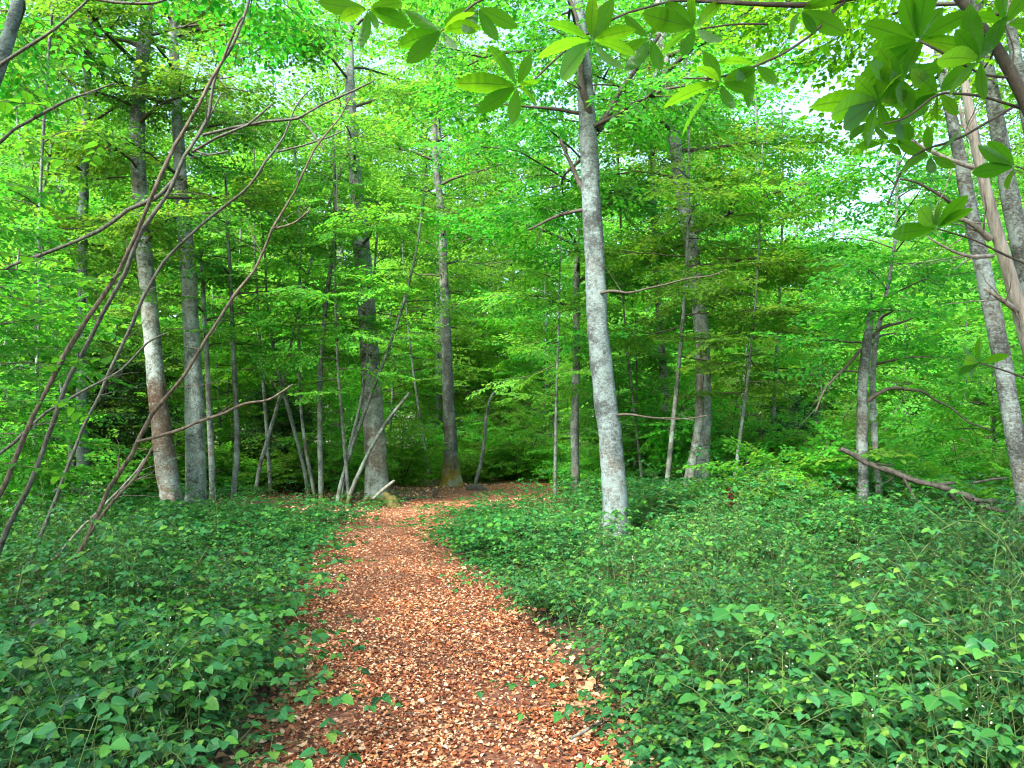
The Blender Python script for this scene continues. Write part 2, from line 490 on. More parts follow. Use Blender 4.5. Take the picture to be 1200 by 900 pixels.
# ------------------------------------------------------------------ leaf litter
def litter(name, x, y, mat, label, size=(.009, .029), tilt=.36, lift=.016):
    n = len(x)
    mb = MB()
    z = gz(x, y) + np.where(off_path(x, y) < 0, .034, .004) + rng.uniform(0, lift, n)
    pos = np.stack([x, y, z], 1)
    a = rng.uniform(0, 2 * PI, n)
    d = np.stack([np.cos(a), np.sin(a), rng.normal(size=n) * tilt * .7], 1)
    nr = np.stack([rng.normal(size=n) * tilt, rng.normal(size=n) * tilt, np.ones(n)], 1)
    s = rng.uniform(*size, n)
    kinds = rng.integers(0, 4, n)
    for k, (cx, cy) in enumerate(((.5, .2), (-.5, .4), (.9, -.3), (.25, -.6))):
        tv = []
        for yy, ww in ((0, .03), (.35, .36), (.72, .28), (1, .02)):
            for sx in (-1, 0, 1):
                tv.append([sx * ww, yy - .5, cx * (sx * ww) ** 2 * 2.2 + cy * (yy - .5) ** 2])
        tf = np.array([[b, b + 1, b + 4, b + 3] for b0 in (0, 3, 6) for b in (b0, b0 + 1)])
        m = kinds == k
        place_leaves(mb, pos[m], d[m], nr[m], s[m] * 1.25, (np.array(tv), [tf], np.zeros((12, 2))))
    return tag(mb.build(name, mat), label, 'leaf litter', kind='stuff')


def in_path(n, y0, y1, spread=.1, power=1.0):
    y = y0 + (y1 - y0) * rng.uniform(0, 1, n) ** power
    l, r = path_edges(y)
    u = rng.uniform(-.06, 1.06, n)
    x = l + (r - l) * u + rng.normal(size=n) * spread
    worn = .5 + .5 * np.sin(x * 4.1 + 1.7 * np.sin(y * 2.3)) * np.sin(y * 3.1 + 2.2 * x)
    k = rng.uniform(size=n) < .28 + .85 * worn
    return x[k], y[k]


ax_, ay_ = in_path(62000, 2.4, 9, .10, 1.15)
bx_, by_ = in_path(52000, 8.5, 26.5, .16)
litter('leaf_litter', np.concatenate([ax_, bx_]), np.concatenate([ay_, by_]), M['litter'], 'dry orange brown leaves and chips carpeting the path')

mb = MB()
tx, ty = in_path(420, 2.6, 16, .25, 1.2)
for x_, y_ in zip(tx, ty):
    a_, L_ = rng.uniform(0, 6.28), rng.uniform(.04, .2)
    z_ = float(gz(x_, y_)) + .052
    pt = np.array([[x_ + math.cos(a_) * L_ * (f - .5) + rng.normal() * .006, y_ + math.sin(a_) * L_ * (f - .5) + rng.normal() * .006, z_ + rng.uniform(0, .012)] for f in (0, .35, .7, 1)])
    add_tube(mb, pt, np.linspace(rng.uniform(.0015, .004), .001, 4), 4)
tag(mb.build('twig_litter', M['stemred']), 'small broken twigs scattered over the path', 'twig litter', kind='stuff')

n = 90000
x = rng.uniform(-9, 10, n)
y = 2.2 + 22 * rng.uniform(0, 1, n) ** 1.5
d = off_path(x, y)
dens = np.where(d < .6, 1.0, .35)
dens = np.where((y > 13.5) & (x < 2.5) & (d < 6), .8, dens)
dens = np.where((y < 7) & (d > .25), .25, dens)
keep = (d > -.05) & (rng.uniform(size=n) < dens) & (np.abs(x) < 1.2 + y * .8)
litter('floor_litter', x[keep], y[keep], M['litterdull'], 'faded brown leaves strewn on the ground beside the path', (.03, .06), .5, .03)


# ------------------------------------------------------------------ brambles and undergrowth
def compound(pos, d, size, r_, tilt=.28, out=None):
    """three leaflets at the end of a stalk"""
    up = np.array([r_.normal() * tilt, r_.normal() * tilt, 1.0])
    a = math.atan2(d[1], d[0])
    for da, s in ((0, 1.0), (1.25, .82), (-1.25, .82)):
        dd = np.array([math.cos(a + da), math.sin(a + da), -.12 + r_.normal() * .1])
        out.append((pos + dd * size * .08, dd, up + np.array([r_.normal() * .1, r_.normal() * .1, 0]), size * s * r_.uniform(.9, 1.1)))


def cane_template(seed, L, h, n_leaf, size, upright=False):
    r_ = np.random.default_rng(seed)
    t = np.linspace(0, 1, 12)
    if upright:
        pts = np.stack([.08 * t ** 2 * r_.normal(), .1 * t, h * t], 1)
    else:
        pts = np.stack([.1 * L * np.sin(t * 2.2) * r_.normal(), L * t ** 1.3, h * np.sin(t * PI * .72) ** .9], 1)
    lv, tubes = [], []
    tubes.append((pts, np.linspace(.0026, .0012, 12)))
    for k in range(n_leaf):
        f = .12 + .88 * (k + r_.uniform(-.3, .3)) / n_leaf
        f = min(max(f, .05), 1)
        p = np.array([np.interp(f, t, pts[:, i]) for i in range(3)])
        sd = 1 if k % 2 else -1
        a = (PI / 2 + sd * r_.uniform(.7, 1.5)) if not upright else r_.uniform(0, 2 * PI)
        d = np.array([math.cos(a), math.sin(a), r_.uniform(.2, .7)])
        pl = r_.uniform(.03, .09)
        q = p + d * pl
        tubes.append((np.stack([p, q]), np.array([.0014, .001])))
        compound(q, d, size * r_.uniform(.7, 1.2), r_, out=lv)
    return [np.array([l[i] for l in lv]) for i in range(4)], tubes


def cane_templates(base, size, count=7, upright=False):
    out = []
    for i in range(count):
        r_ = np.random.default_rng(base + i)
        out.append(cane_template(base + i, r_.uniform(.45, .95), r_.uniform(.26, .55) if not upright else r_.uniform(.35, .7), int(r_.integers(8, 14)), size, upright))
    return out


def scatter_canes(mb, x, y, temps, hs, tmpl, mat_leaf=0, mat_cane=1, canes=True, sc=1.0):
    n = len(x)
    which = rng.integers(0, len(temps), n)
    rz = rng.uniform(0, 2 * PI, n)
    s = rng.uniform(.75, 1.2, n) * sc
    z = gz(x, y)
    for k, ((lp, ld, ln, ls), tubes) in enumerate(temps):
        idx = np.where(which == k)[0]
        if not len(idx):
            continue
        c, sn = np.cos(rz[idx]), np.sin(rz[idx])
        R = np.zeros((len(idx), 3, 3))
        R[:, 0, 0], R[:, 0, 1], R[:, 1, 0], R[:, 1, 1], R[:, 2, 2] = c, -sn, sn, c, 1
        S = np.stack([s[idx], s[idx], s[idx] * hs[idx]], 1)
        o = np.stack([x[idx], y[idx], z[idx]], 1)
        tr = lambda A: np.einsum('mij,mnj->mni', R, A[None] * S[:, None]) + o[:, None]
        m = len(lp)
        pos = tr(lp).reshape(-1, 3)
        d = np.einsum('mij,nj->mni', R, ld).reshape(-1, 3)
        nr = np.einsum('mij,nj->mni', R, ln).reshape(-1, 3)
        nr = nr + rng.normal(size=nr.shape) * .12
        size = (ls[None] * s[idx][:, None] * rng.uniform(.8, 1.2, (len(idx), m))).reshape(-1)
        place_leaves(mb, pos, d, nr, size, tmpl, mat_leaf)
        if canes:
            for pts, rad in tubes:
                Vt, Ft, _ = tube(pts, rad, 3, cap=False)
                W = tr(Vt).reshape(-1, 3)
                mb.add(W, (Ft[None] + (np.arange(len(idx)) * len(Vt))[:, None, None]).reshape(-1, 4), mat_cane)


def mound(x, y):
    return 1 + .55 * np.sin(x * 1.7 + .9 * np.sin(y * .8) + .6) * np.sin(y * 1.35 + .8 * np.sin(x * 1.2)) + .25 * np.sin(3.3 * x + 2.1 * y)


def bramble_points(side, n, y0, y1, power, edge=.12):
    y = y0 + (y1 - y0) * rng.uniform(0, 1, n) ** power
    l, r = path_edges(y)
    if side < 0:
        lo = -.72 * y - 1.0
        x = lo + (l - lo) * rng.uniform(0, 1, n)
    else:
        hi = .72 * y + 1.0
        x = r + (hi - r) * rng.uniform(0, 1, n)
    d = off_path(x, y)
    keep = d > edge + .12 * np.abs(rng.normal(size=n))
    clump = .5 + .5 * np.sin(x * 1.9 + 1.3 * np.sin(y * 1.1)) * np.cos(y * 1.6 + .7 * x)
    p = np.clip(.12 + 1.15 * clump, 0, 1)
    if side < 0:
        bare = (y > 15) & (x > -6.6)
        p = np.where(bare, .16, p)
        p = np.where((y < 4.4) & (d < .5), p * .6, p)
    else:
        p = np.where((y < 4.2) & (d < .3), p * .5, p)
        p = np.where((y > 15) & (x < 2.6), .05, p)
    keep &= rng.uniform(size=n) < p
    return x[keep], y[keep], d[keep]


BR = cane_templates(100, .062)
BRS = cane_templates(150, .047)
BRL = cane_templates(170, .078, 5)
UP = cane_templates(300, .042, 6, True)
L_NET = leaf_tmpl(7, lambda y: .27 * math.sin(PI * y ** .65) ** .8, .14, .28, .12, .02, 6)
for side, nn, lab in ((-1, 2300, 'dark green brambles and nettles covering the ground left of the path'),
                      (1, 4700, 'dense green bramble thicket covering the ground right of the path')):
    mb = MB()
    x, y, d = bramble_points(side, int(nn * .72), 2.6, 9.0, 1.25)
    hs = np.clip(.50 + d * .35, .5, 1.05 if side > 0 else .9) * rng.uniform(.7, 1.2, len(x)) * mound(x, y)
    scatter_canes(mb, x, y, BR if side < 0 else BRS, hs, L_BRN)
    x, y, d = bramble_points(side, int(nn * .55), 2.6, 12.0, 1.2)
    scatter_canes(mb, x, y, UP, np.clip(.45 + d * .3, .45, .95) * mound(x, y), L_NET, sc=1.0)
    x, y, d = bramble_points(side, int(nn * 1.5), 9.0, 19.0, 1.1)
    hs = np.clip(.40 + d * .14, .4, .95 if side > 0 else .65) * rng.uniform(.7, 1.25, len(x)) * mound(x, y)
    hs = np.where((side > 0) & (y > 9) & (x > 2.8), hs * 1.1, hs)
    bt = G(722, 640)
    near = (np.abs(x - bt[0] * y / bt[1]) < .5) & (y > bt[1] - 2.6) & (y < bt[1] + .4)
    hs = np.where(near, .08 + .12 * np.clip(bt[1] - y, 0, 2.6), hs)
    scatter_canes(mb, x, y, BR, hs, L_BRF, mat_leaf=2, sc=1.1)
    # low leaves close to the ground
    x, y, d = bramble_points(side, int(nn * 2.4), 2.6, 12.0, 1.2, .03)
    k = len(x)
    a = rng.uniform(0, 2 * PI, k)
    place_leaves(mb, np.stack([x, y, gz(x, y) + rng.uniform(.03, .2, k)], 1), np.stack([np.cos(a), np.sin(a), rng.normal(size=k) * .2], 1),
                 np.stack([rng.normal(size=k) * .3, rng.normal(size=k) * .3, np.ones(k)], 1), rng.uniform(.035, .075, k), L_BRF, 0)
    # broader, lighter plants among them
    x, y, d = bramble_points(side, int(nn * .045), 3.0, 12.0, 1.15, .3)
    scatter_canes(mb, x, y, BRL, rng.uniform(.7, 1.3, len(x)), L_BRN, mat_leaf=4)
    # pale flower buds on the upright shoots
    x, y, d = bramble_points(side, int(nn * .04), 2.8, 8.0, 1.2, .3)
    k = len(x)
    for j in range(4):
        a = rng.uniform(0, 2 * PI, k)
        hz = gz(x, y) + np.clip(.4 + d * .2, .35, .62) - j * .02
        place_leaves(mb, np.stack([x + .012 * np.cos(a), y + .012 * np.sin(a), hz], 1), np.stack([np.cos(a), np.sin(a), .8 + 0 * a], 1),
                     rng.normal(size=(k, 3)), rng.uniform(.007, .013, k), L_OVA, 3)
    for q in range(0, k):
        h = float(np.clip(.4 + d[q] * .2, .35, .62))
        b = np.array([x[q], y[q], float(gz(x[q], y[q]))])
        add_tube(mb, np.array([b + [rng.normal() * .05, rng.normal() * .05, 0], b + [0, 0, h * .6], b + [0, 0, h]]), [.003, .002, .0012], 3, 1)
    o = mb.build('bramble_undergrowth' if side > 0 else 'undergrowth', [M['bramble'], M['cane'], M['bramblefar'], M['flower'], M['lightleaf']], uv=True)
    tag(o, lab, 'undergrowth', kind='stuff')

# far ground cover between the trunks
mb = MB()
n = 5200
y = rng.uniform(17.5, 46, n)
x = rng.uniform(-1, 1, n) * (y * .75)
d = off_path(x, y)
keep = (d > .5) & ~((y < 25) & (x < 2.6) & (x > -6.5))
x, y = x[keep], y[keep]
scatter_canes(mb, x, y, BR[:4], rng.uniform(.8, 1.7, len(x)), L_DIA, canes=False, sc=1.7)
tag(mb.build('far_ground_cover', [M['fern'], M['cane']]), 'bright green low plants covering the ground far beyond the path', 'ground cover', kind='stuff')


# ------------------------------------------------------------------ tree foliage
def spray_template(seed, L=.85, leaf=.072, gap=.048):
    r_ = np.random.default_rng(seed)
    tw, lf = [], []

    def run(p, a, ln, curve):
        n = max(3, int(ln / gap))
        pts = [p]
        for k in range(n):
            a2 = a + curve * (k / n - .5)
            pts.append(pts[-1] + np.array([math.sin(a2), math.cos(a2), r_.normal() * .10 - .10 * (k / n)]) * ln / n)
            sd = 1 if k % 2 else -1
            b = a2 + sd * r_.uniform(.6, 1.15)
            dd = np.array([math.sin(b), math.cos(b), r_.normal() * .18 - .12])
            if r_.uniform() < .93:
                lf.append((pts[-1], dd, np.array([r_.normal() * .42, r_.normal() * .42 - .12, 1]), leaf * r_.uniform(.65, 1.15)))
        lf.append((pts[-1], pts[-1] - pts[-2], np.array([0, 0, 1]), leaf))
        return np.array(pts)

    main = run(np.zeros(3), 0, L, r_.normal() * .4)
    tw.append(main)
    k = len(main)
    for j in range(2, k - 3, 2):
        f = j / k
        sd = 1 if (j // 2) % 2 else -1
        tw.append(run(main[j], sd * r_.uniform(.7, 1.1), L * (.55 * (1 - f) + .10) * r_.uniform(.8, 1.2), -sd * r_.uniform(0, .5)))
    V, F, nn = [], [], 0
    for p in tw:
        p = np.concatenate([p[::3], p[-1:]]) if len(p) > 4 else p
        v, f, _ = tube(p, np.linspace(.0042, .0014, len(p)), 3, cap=False)
        V.append(v)
        F.append(f + nn)
        nn += len(v)
    return [np.array([q[i] for q in lf]) for i in range(4)], np.concatenate(V), np.concatenate(F)


SPR = [spray_template(500 + i, L=.95, leaf=.105, gap=.056) for i in range(6)]
SPR_SAP = [spray_template(650 + i, L=.9, leaf=.11, gap=.06) for i in range(6)]
SPR_FAR = [spray_template(600 + i, L=1.1, leaf=.15, gap=.10) for i in range(5)]


def place_sprays(mb, specs, temps, tmpl, leafmat=0, twigmat=1, twigs=True, r_=rng):
    """specs rows: x y z heading pitch roll scale"""
    A = np.array(specs, float)
    which = r_.integers(0, len(temps), len(A))
    for k, ((lp, ld, ln, ls), tv, tf) in enumerate(temps):
        S = A[which == k]
        if not len(S):
            continue
        h, p, ro = S[:, 3], S[:, 4], S[:, 5]
        yv = np.stack([np.sin(h) * np.cos(p), np.cos(h) * np.cos(p), np.sin(p)], 1)
        xv = np.stack([np.cos(h), -np.sin(h), 0 * h], 1)
        zv = np.cross(xv, yv)
        x2 = xv * np.cos(ro)[:, None] + zv * np.sin(ro)[:, None]
        z2 = -xv * np.sin(ro)[:, None] + zv * np.cos(ro)[:, None]
        R = np.stack([x2, yv, z2], 2)
        s = S[:, 6]
        pos = (np.einsum('mij,nj->mni', R, lp) * s[:, None, None] + S[:, None, :3]).reshape(-1, 3)
        d = np.einsum('mij,nj->mni', R, ld).reshape(-1, 3)
        nr = np.einsum('mij,nj->mni', R, ln).reshape(-1, 3)
        sz = (ls[None] * np.sqrt(s)[:, None]).reshape(-1)
        place_leaves(mb, pos, d, nr, sz, tmpl, leafmat)
        if twigs:
            W = (np.einsum('mij,nj->mni', R, tv) * s[:, None, None] + S[:, None, :3]).reshape(-1, 3)
            mb.add(W, (tf[None] + (np.arange(len(S)) * len(tv))[:, None, None]).reshape(-1, 4), twigmat)


def limb_pts(p0, az, elev, L, r_, droop=-.15, seg=9):
    pts = [np.array(p0, float)]
    a, st = az, L / seg
    for k in range(seg):
        t = k / seg
        e = elev * (1 - t) + droop * t + r_.normal() * .07
        a += r_.normal() * .10
        pts.append(pts[-1] + st * np.array([math.sin(a) * math.cos(e), math.cos(a) * math.cos(e), math.sin(e)]))
    return np.array(pts)


def sprays_along(pts, specs, r_, spacing=.34, scale=(.75, 1.15), start=.28, sub=None):
    s = np.concatenate([[0], np.cumsum(np.linalg.norm(np.diff(pts, axis=0), axis=1))])
    q = s[-1] * start
    sd = 1
    while q < s[-1]:
        p = np.array([np.interp(q, s, pts[:, i]) for i in range(3)])
        j = min(len(pts) - 2, int(np.searchsorted(s, q)) - 1)
        dv = pts[j + 1] - pts[j]
        hd = math.atan2(dv[0], dv[1]) + sd * r_.uniform(.5, 1.2)
        specs.append((*p, hd, r_.normal() * .28 - .22, r_.normal() * .35, r_.uniform(*scale) * (1.05 - .3 * q / s[-1])))
        sd = -sd
        q += spacing * r_.uniform(.6, 1.3)
    dv = pts[-1] - pts[-2]
    specs.append((*pts[-1], math.atan2(dv[0], dv[1]), r_.normal() * .15 - .1, r_.normal() * .2, r_.uniform(*scale)))


def crown(tp, tr, r_, z0, n, Lmax, temps=SPR, tmpl=L_OVA, mats=None, spacing=.36, scale=(.75, 1.2), elev=(.15, .75), low=.6, twigs=True, bias=None, sub=True, start=.28, thin=False):
    """limbs and leaves up a stem given as points and radii; returns a mesh builder (0 leaf, 1 bark)"""
    mb = MB()
    zt = tp[-1, 2]
    specs = []
    for k in range(n):
        f = (k + r_.uniform(-.4, .4)) / n
        f = min(max(f, 0), 1)
        z = z0 + (zt - z0) * f
        p = np.array([np.interp(z, tp[:, 2], tp[:, i]) for i in range(3)])
        rr = np.interp(z, tp[:, 2], tr)
        az = k * 2.399 + r_.uniform(-.5, .5)
        if bias is not None and r_.uniform() < bias[1]:
            az = bias[0] + r_.normal() * .6
        L = Lmax * (low + (1 - low) * min(1, f / .35)) * (1 - .75 * max(0, f - .35) / .65) * r_.uniform(.7, 1.15)
        pts = limb_pts(p, az, elev[0] + (elev[1] - elev[0]) * f + r_.normal() * .1, L, r_)
        r0 = min(rr * .55, .012 + .011 * L)
        add_tube(mb, pts, np.linspace(r0, .004, len(pts)), 5, 1)
        sprays_along(pts, specs, r_, spacing, scale, start)
        if sub and L > 1.6:
            for m in range(int(L * 1.1)):
                j = int(r_.integers(2, len(pts) - 2))
                dv = pts[j + 1] - pts[j]
                a2 = math.atan2(dv[0], dv[1]) + r_.choice([-1, 1]) * r_.uniform(.5, 1.0)
                q = limb_pts(pts[j], a2, r_.uniform(-.05, .35), L * r_.uniform(.25, .45), r_, seg=5)
                add_tube(mb, q, np.linspace(r0 * .5, .003, len(q)), 4, 1)
                sprays_along(q, specs, r_, spacing, scale, .2)
    if thin:
        specs = [q for q in specs if q[2] < 2.6 + .64 * q[1] or r_.uniform() < .22]
    # leader
    specs.append((*tp[-1], r_.uniform(0, 6), .7, 0, scale[0]))
    place_sprays(mb, specs, temps, tmpl, 0, 1, twigs, r_)
    return mb


def px_stem(rows, Y, base_on_ground=True):
    """rows of (photo x, photo y, photo width) for a stem Y metres ahead"""
    Ys = np.full(len(rows), float(Y)) if np.ndim(Y) == 0 else np.asarray(Y, float)
    pts = np.array([P(x, y, yy) for (x, y, w), yy in zip(rows, Ys)])
    rad = np.array([w / 2 / FPX * yy for (x, y, w), yy in zip(rows, Ys)])
    if base_on_ground:
        b = pts[0].copy()
        g = float(gz(b[0], b[1])) - .06
        if b[2] > g + .03:
            pts = np.concatenate([[[b[0], b[1], g]], pts])
            rad = np.concatenate([[rad[0] * 1.03], rad])
        else:
            pts[0, 2] = g
    return pts, rad


def extend_up(pts, rad, H, r_, top=.03):
    d = nrmz((pts[-1] - pts[-3])[None])[0]
    d = nrmz((d * np.array([.6, .6, 1]))[None])[0]
    p, q = pts[-1], []
    h0 = p[2]
    r0 = rad[-1]
    k = max(2, int((H - h0) / 1.2))
    for i in range(k):
        d = nrmz((d + np.array([r_.normal() * .06, r_.normal() * .06, .05]))[None])[0]
        p = p + d * (H - h0) / k
        q.append(p)
    return np.concatenate([pts, q]), np.concatenate([rad, np.linspace(r0, top, k + 1)[1:]])


def twiggy(mb, q, r, rk, n, lo=.3, mat=0, L=(.15, .6)):
    for j in range(n):
        i0 = int(rk.integers(int(len(q) * lo), len(q) - 2))
        ax = nrmz((q[i0 + 1] - q[i0])[None])[0]
        dv = nrmz((ax * .7 + rk.normal(size=3) * np.array([.6, .5, .4]))[None])[0]
        ln = rk.uniform(*L)
        bend = rk.normal(size=3) * .25
        tw = np.array([q[i0] + dv * ln * f + bend * (ln * f) ** 2 + rk.normal(size=3) * .03 * ln * f for f in np.linspace(0, 1, 7)])
        add_tube(mb, tw, np.linspace(max(.0025, r[i0] * .32), .0012, 7), 5, mat)


def kink(q, rk, amt, every=7):
    kn = rk.normal(size=(len(q) // every + 3, 3)) * amt
    kn[0] = 0
    return q + np.stack([np.interp(np.arange(len(q)) / every, np.arange(len(kn)), kn[:, k]) for k in range(3)], 1)


def main_tree(name, label, cat, rows, Y, H, bark, seed, z0=5.0, n=22, Lmax=2.8, group=None, leaf='beech', dens=1.2, sides=18, flare=(.28, .85, 5), limbs=(), bias=None, spacing=.25, rough=.035, tmpl=L_DIA, **kw):
    r_ = np.random.default_rng(seed)
    pts, rad = px_stem(rows, Y)
    base = pts[0].copy()
    base[2] += .06
    if H:
        pts, rad = extend_up(pts, rad, H, r_)
    rad = rad * .86
    q, r = resample(pts, rad, .09)
    root = thing(name, base, label, cat, group)
    mb = MB()
    add_tube(mb, q, r, sides, rough=rough, flare=flare, seed=seed)
    mb.build('trunk', M[bark], root, base)
    for rows_l, yl in limbs:
        lp, lr = px_stem(rows_l, [Y if rows_l[0][1] < rows[0][1] - 20 else yl] + [yl] * (len(rows_l) - 1), False)
        lp, lr = resample(lp, lr, .06)
        m2 = MB()
        lp = kink(lp, r_, .018, 5)
        add_tube(m2, lp, lr, 8, rough=.08, seed=seed + 3)
        if rows_l[0][2] < 10:
            twiggy(m2, lp, lr, r_, 5, .25)
        m2.build('branch', M[bark if bark == 'deadwood' or rows_l[0][2] >= 10 else 'twig'], root, base)
    if n:
        tp, tr = resample(pts, rad, .3)
        crown(tp, tr, r_, z0, int(n * dens), Lmax * 1.15, spacing=spacing, bias=bias, tmpl=tmpl, thin=True, **kw).build('crown', [M[leaf], M['twig']], root, base)
    return root


# ------------------------------------------------------------------ the trees one can tell apart
main_tree('beech_tree', 'pale grey mottled beech trunk rising from the brambles just right of the path', 'tree',
          [(720, 648, 35), (722, 600, 33), (718, 540, 32), (713, 490, 31), (704, 430, 30), (700, 380, 29), (697, 300, 27), (692, 220, 26), (688, 130, 24), (683, 60, 20), (676, 10, 17)],
          10.7, 16, 'barkpale', 21, z0=5.6, n=24, Lmax=2.9,
          limbs=[([(699, 152, 9), (715, 128, 8), (735, 95, 6), (752, 70, 5), (772, 40, 4)], 10.65), ([(693, 145, 9), (683, 110, 8), (682, 60, 6), (676, 20, 5), (660, -15, 4)], 10.5),
                 ([(690, 240, 8), (678, 215, 6), (668, 190, 5), (655, 165, 4)], 10.9), ([(697, 345, 4), (720, 337, 3), (745, 342, 2.5), (790, 330, 2), (850, 318, 1.2)], 10.3),
                 ([(690, 245, 5), (662, 250, 4), (640, 262, 3), (622, 270, 2.5)], 10.8), ([(708, 488, 3.5), (735, 484, 2.5), (770, 492, 2), (830, 488, 1.2)], 10.5)])
main_tree('beech_tree', 'tall leaning trunk with a brown stripped band, left of its straighter twin', 'tree',
          [(205, 612, 29), (198, 565, 27), (188, 500, 26), (180, 410, 22), (172, 330, 21), (165, 250, 20), (160, 150, 19), (165, 80, 18), (175, 0, 15)],
          14.3, 17, 'barkbrown', 22, z0=5.0, n=20, Lmax=2.8, leaf='bright', dens=1.4)
main_tree('beech_tree', 'straight grey trunk close against the right side of the brown banded tree', 'tree',
          [(228, 605, 25), (230, 550, 26), (228, 480, 25), (225, 400, 22), (220, 300, 20), (213, 240, 18), (207, 120, 14), (202, 20, 12)],
          15.0, 16, 'barkgrey', 23, z0=5.2, n=18, Lmax=2.8, dens=1.4)
main_tree('slender_tree', 'slim pale grey tree in front of the dark holly bush', 'tree',
          [(97, 612, 17), (97, 520, 14), (95, 400, 12), (97, 300, 12), (98, 200, 12), (102, 100, 11), (105, 0, 9)],
          15.0, 14, 'barkpale', 24, z0=5.5, n=18, Lmax=2.2)
main_tree('beech_tree', 'thick dark grey trunk beside the mossy stump where the path bends', 'tree',
          [(442, 590, 31), (441, 540, 29), (437, 480, 28), (432, 400, 25), (427, 320, 23), (422, 270, 22), (415, 190, 16), (410, 100, 13)],
          17.3, 18, 'barkgrey', 25, z0=5.2, n=20, Lmax=3.0, flare=(.3, .75, 5), leaf='bright', dens=.95)
main_tree('beech_tree', 'trunk with a yellow mossy base standing where the path disappears', 'tree',
          [(529, 568, 20), (528, 520, 17), (525, 460, 15), (523, 400, 14), (520, 330, 12), (518, 250, 10)],
          23.5, 19, 'barkmoss', 26, z0=5.0, n=20, Lmax=3.0, leaf='bright', dens=.9, flare=(.5, .9, 4))
main_tree('slender_tree', 'thin dark tree standing left of the pale mottled beech', 'tree',
          [(675, 592, 12), (673, 500, 11), (676, 420, 10), (675, 340, 9), (680, 250, 7)],
          16.0, 12, 'barkfar', 27, z0=3.0, n=14, Lmax=2.6, bias=(-1.7, .35))
main_tree('beech_tree', 'grey forked beech at the edge of the bright clearing, right of the pale beech', 'tree',
          [(818, 590, 25), (824, 500, 22), (824, 400, 20), (812, 300, 19), (798, 220, 18), (788, 150, 17), (780, 80, 13), (770, 0, 10)],
          14.8, 17, 'barkgrey', 28, z0=4.2, n=20, Lmax=3.0, bias=(1.6, .3), leaf='bright',
          limbs=[([(806, 585, 13), (812, 540, 11), (819, 490, 9), (822, 440, 7)], 14.4), ([(790, 160, 7), (800, 135, 6), (815, 118, 5), (840, 95, 4)], 14.6), ([(786, 145, 8), (770, 130, 7), (765, 100, 6), (758, 60, 4)], 14.9)])
main_tree('slender_tree', 'thin straight tree between the pale mottled beech and the forked one', 'tree',
          [(785, 582, 12), (782, 500, 11), (775, 400, 10), (770, 330, 9), (765, 230, 8), (764, 150, 6)],
          17.0, 13, 'barkgrey', 29, z0=4.0, n=18, Lmax=2.4)
main_tree('leaning_tree', 'dark mottled trunk leaning left behind the pale dead trunk', 'tree',
          [(1222, 690, 27), (1208, 600, 26), (1190, 520, 24), (1175, 420, 22), (1155, 330, 21), (1135, 240, 19), (1118, 150, 15), (1105, 90, 12), (1092, 20, 9)],
          8.0, 11, 'barkdark', 30, z0=5.6, n=14, Lmax=2.0, leaf='chestnut', limbs=[([(1137, 262, 5), (1110, 235, 4), (1075, 215, 3), (1055, 212, 2)], 7.8)])
main_tree('leaning_tree', 'grey trunk with mottled bark leaning left just right of the pale dead trunk', 'tree',
          [(1262, 690, 26), (1250, 600, 26), (1225, 450, 25), (1203, 320, 23), (1185, 240, 22), (1166, 130, 20), (1150, 40, 15), (1140, -20, 12)],
          8.2, 11, 'barkdark', 31, z0=6.0, n=14, Lmax=2.0, leaf='chestnut')
main_tree('leaning_tree', 'dark trunk leaning into view at the top right corner', 'tree',
          [(1330, 760, 26), (1290, 560, 24), (1240, 300, 21), (1212, 180, 18), (1192, 70, 15), (1175, -10, 12)],
          6.8, 9, 'barkdark', 32, z0=5.5, n=10, Lmax=1.8, leaf='chestnut')
main_tree('dead_tree', 'pale barkless dead trunk with snapped side branches', 'dead tree',
          [(1330, 800, 22), (1290, 680, 22), (1240, 510, 20), (1203, 390, 19), (1185, 330, 17), (1165, 260, 16), (1150, 205, 14), (1137, 140, 12), (1125, 60, 8), (1120, 40, 3)],
          5.0, 0, 'deadwood', 33, n=0, flare=None, rough=.06,
          limbs=[([(1160, 280, 9), (1143, 268, 7), (1125, 255, 5), (1104, 265, 3)], 4.95), ([(1141, 197, 6), (1105, 188, 5), (1070, 172, 5), (1040, 150, 4)], 5.0),
                 ([(1195, 367, 7), (1172, 350, 6), (1150, 335, 4)], 4.9), ([(1163, 300, 5), (1135, 302, 4), (1105, 290, 3), (1085, 278, 2)], 4.9), ([(1143, 170, 5), (1128, 155, 5), (1118, 120, 3)], 5.0)])
main_tree('dead_tree', 'grey broken topped trunk standing in the brambles of the bright clearing', 'dead tree',
          [(1018, 645, 16), (1012, 600, 15), (1010, 520, 14), (1011, 440, 14), (1016, 400, 12), (1021, 366, 9)],
          11.6, 0, 'barkdark', 34, n=0, flare=(.2, .3, 4), rough=.06,
          limbs=[([(1018, 376, 6), (1021, 356, 4), (1021, 338, 1)], 11.6), ([(1023, 374, 5), (1026, 360, 3), (1029, 350, 1)], 11.55), ([(1014, 472, 5), (1028, 460, 4.5), (1045, 453, 4), (1062, 457, 3.6), (1078, 455, 3.2), (1095, 468, 2.8), (1110, 476, 2.2), (1135, 495, 1.8), (1160, 506, 1.2)], 11.5), ([(1017, 400, 5), (1035, 384, 4), (1060, 378, 3), (1080, 370, 2)], 11.6),
                 ([(1008, 410, 4), (985, 435, 3), (965, 455, 2.5), (958, 485, 2)], 11.4)])
main_tree('slender_tree', 'thin crooked stem close behind the broken topped trunk', 'tree',
          [(1035, 648, 10), (1033, 600, 9), (1026, 550, 9), (1024, 500, 9), (1022, 450, 8), (1025, 400, 7), (1040, 340, 5), (1050, 280, 4)],
          12.0, 6.5, 'barkgrey', 35, z0=2.6, n=16, Lmax=1.7, flare=None)
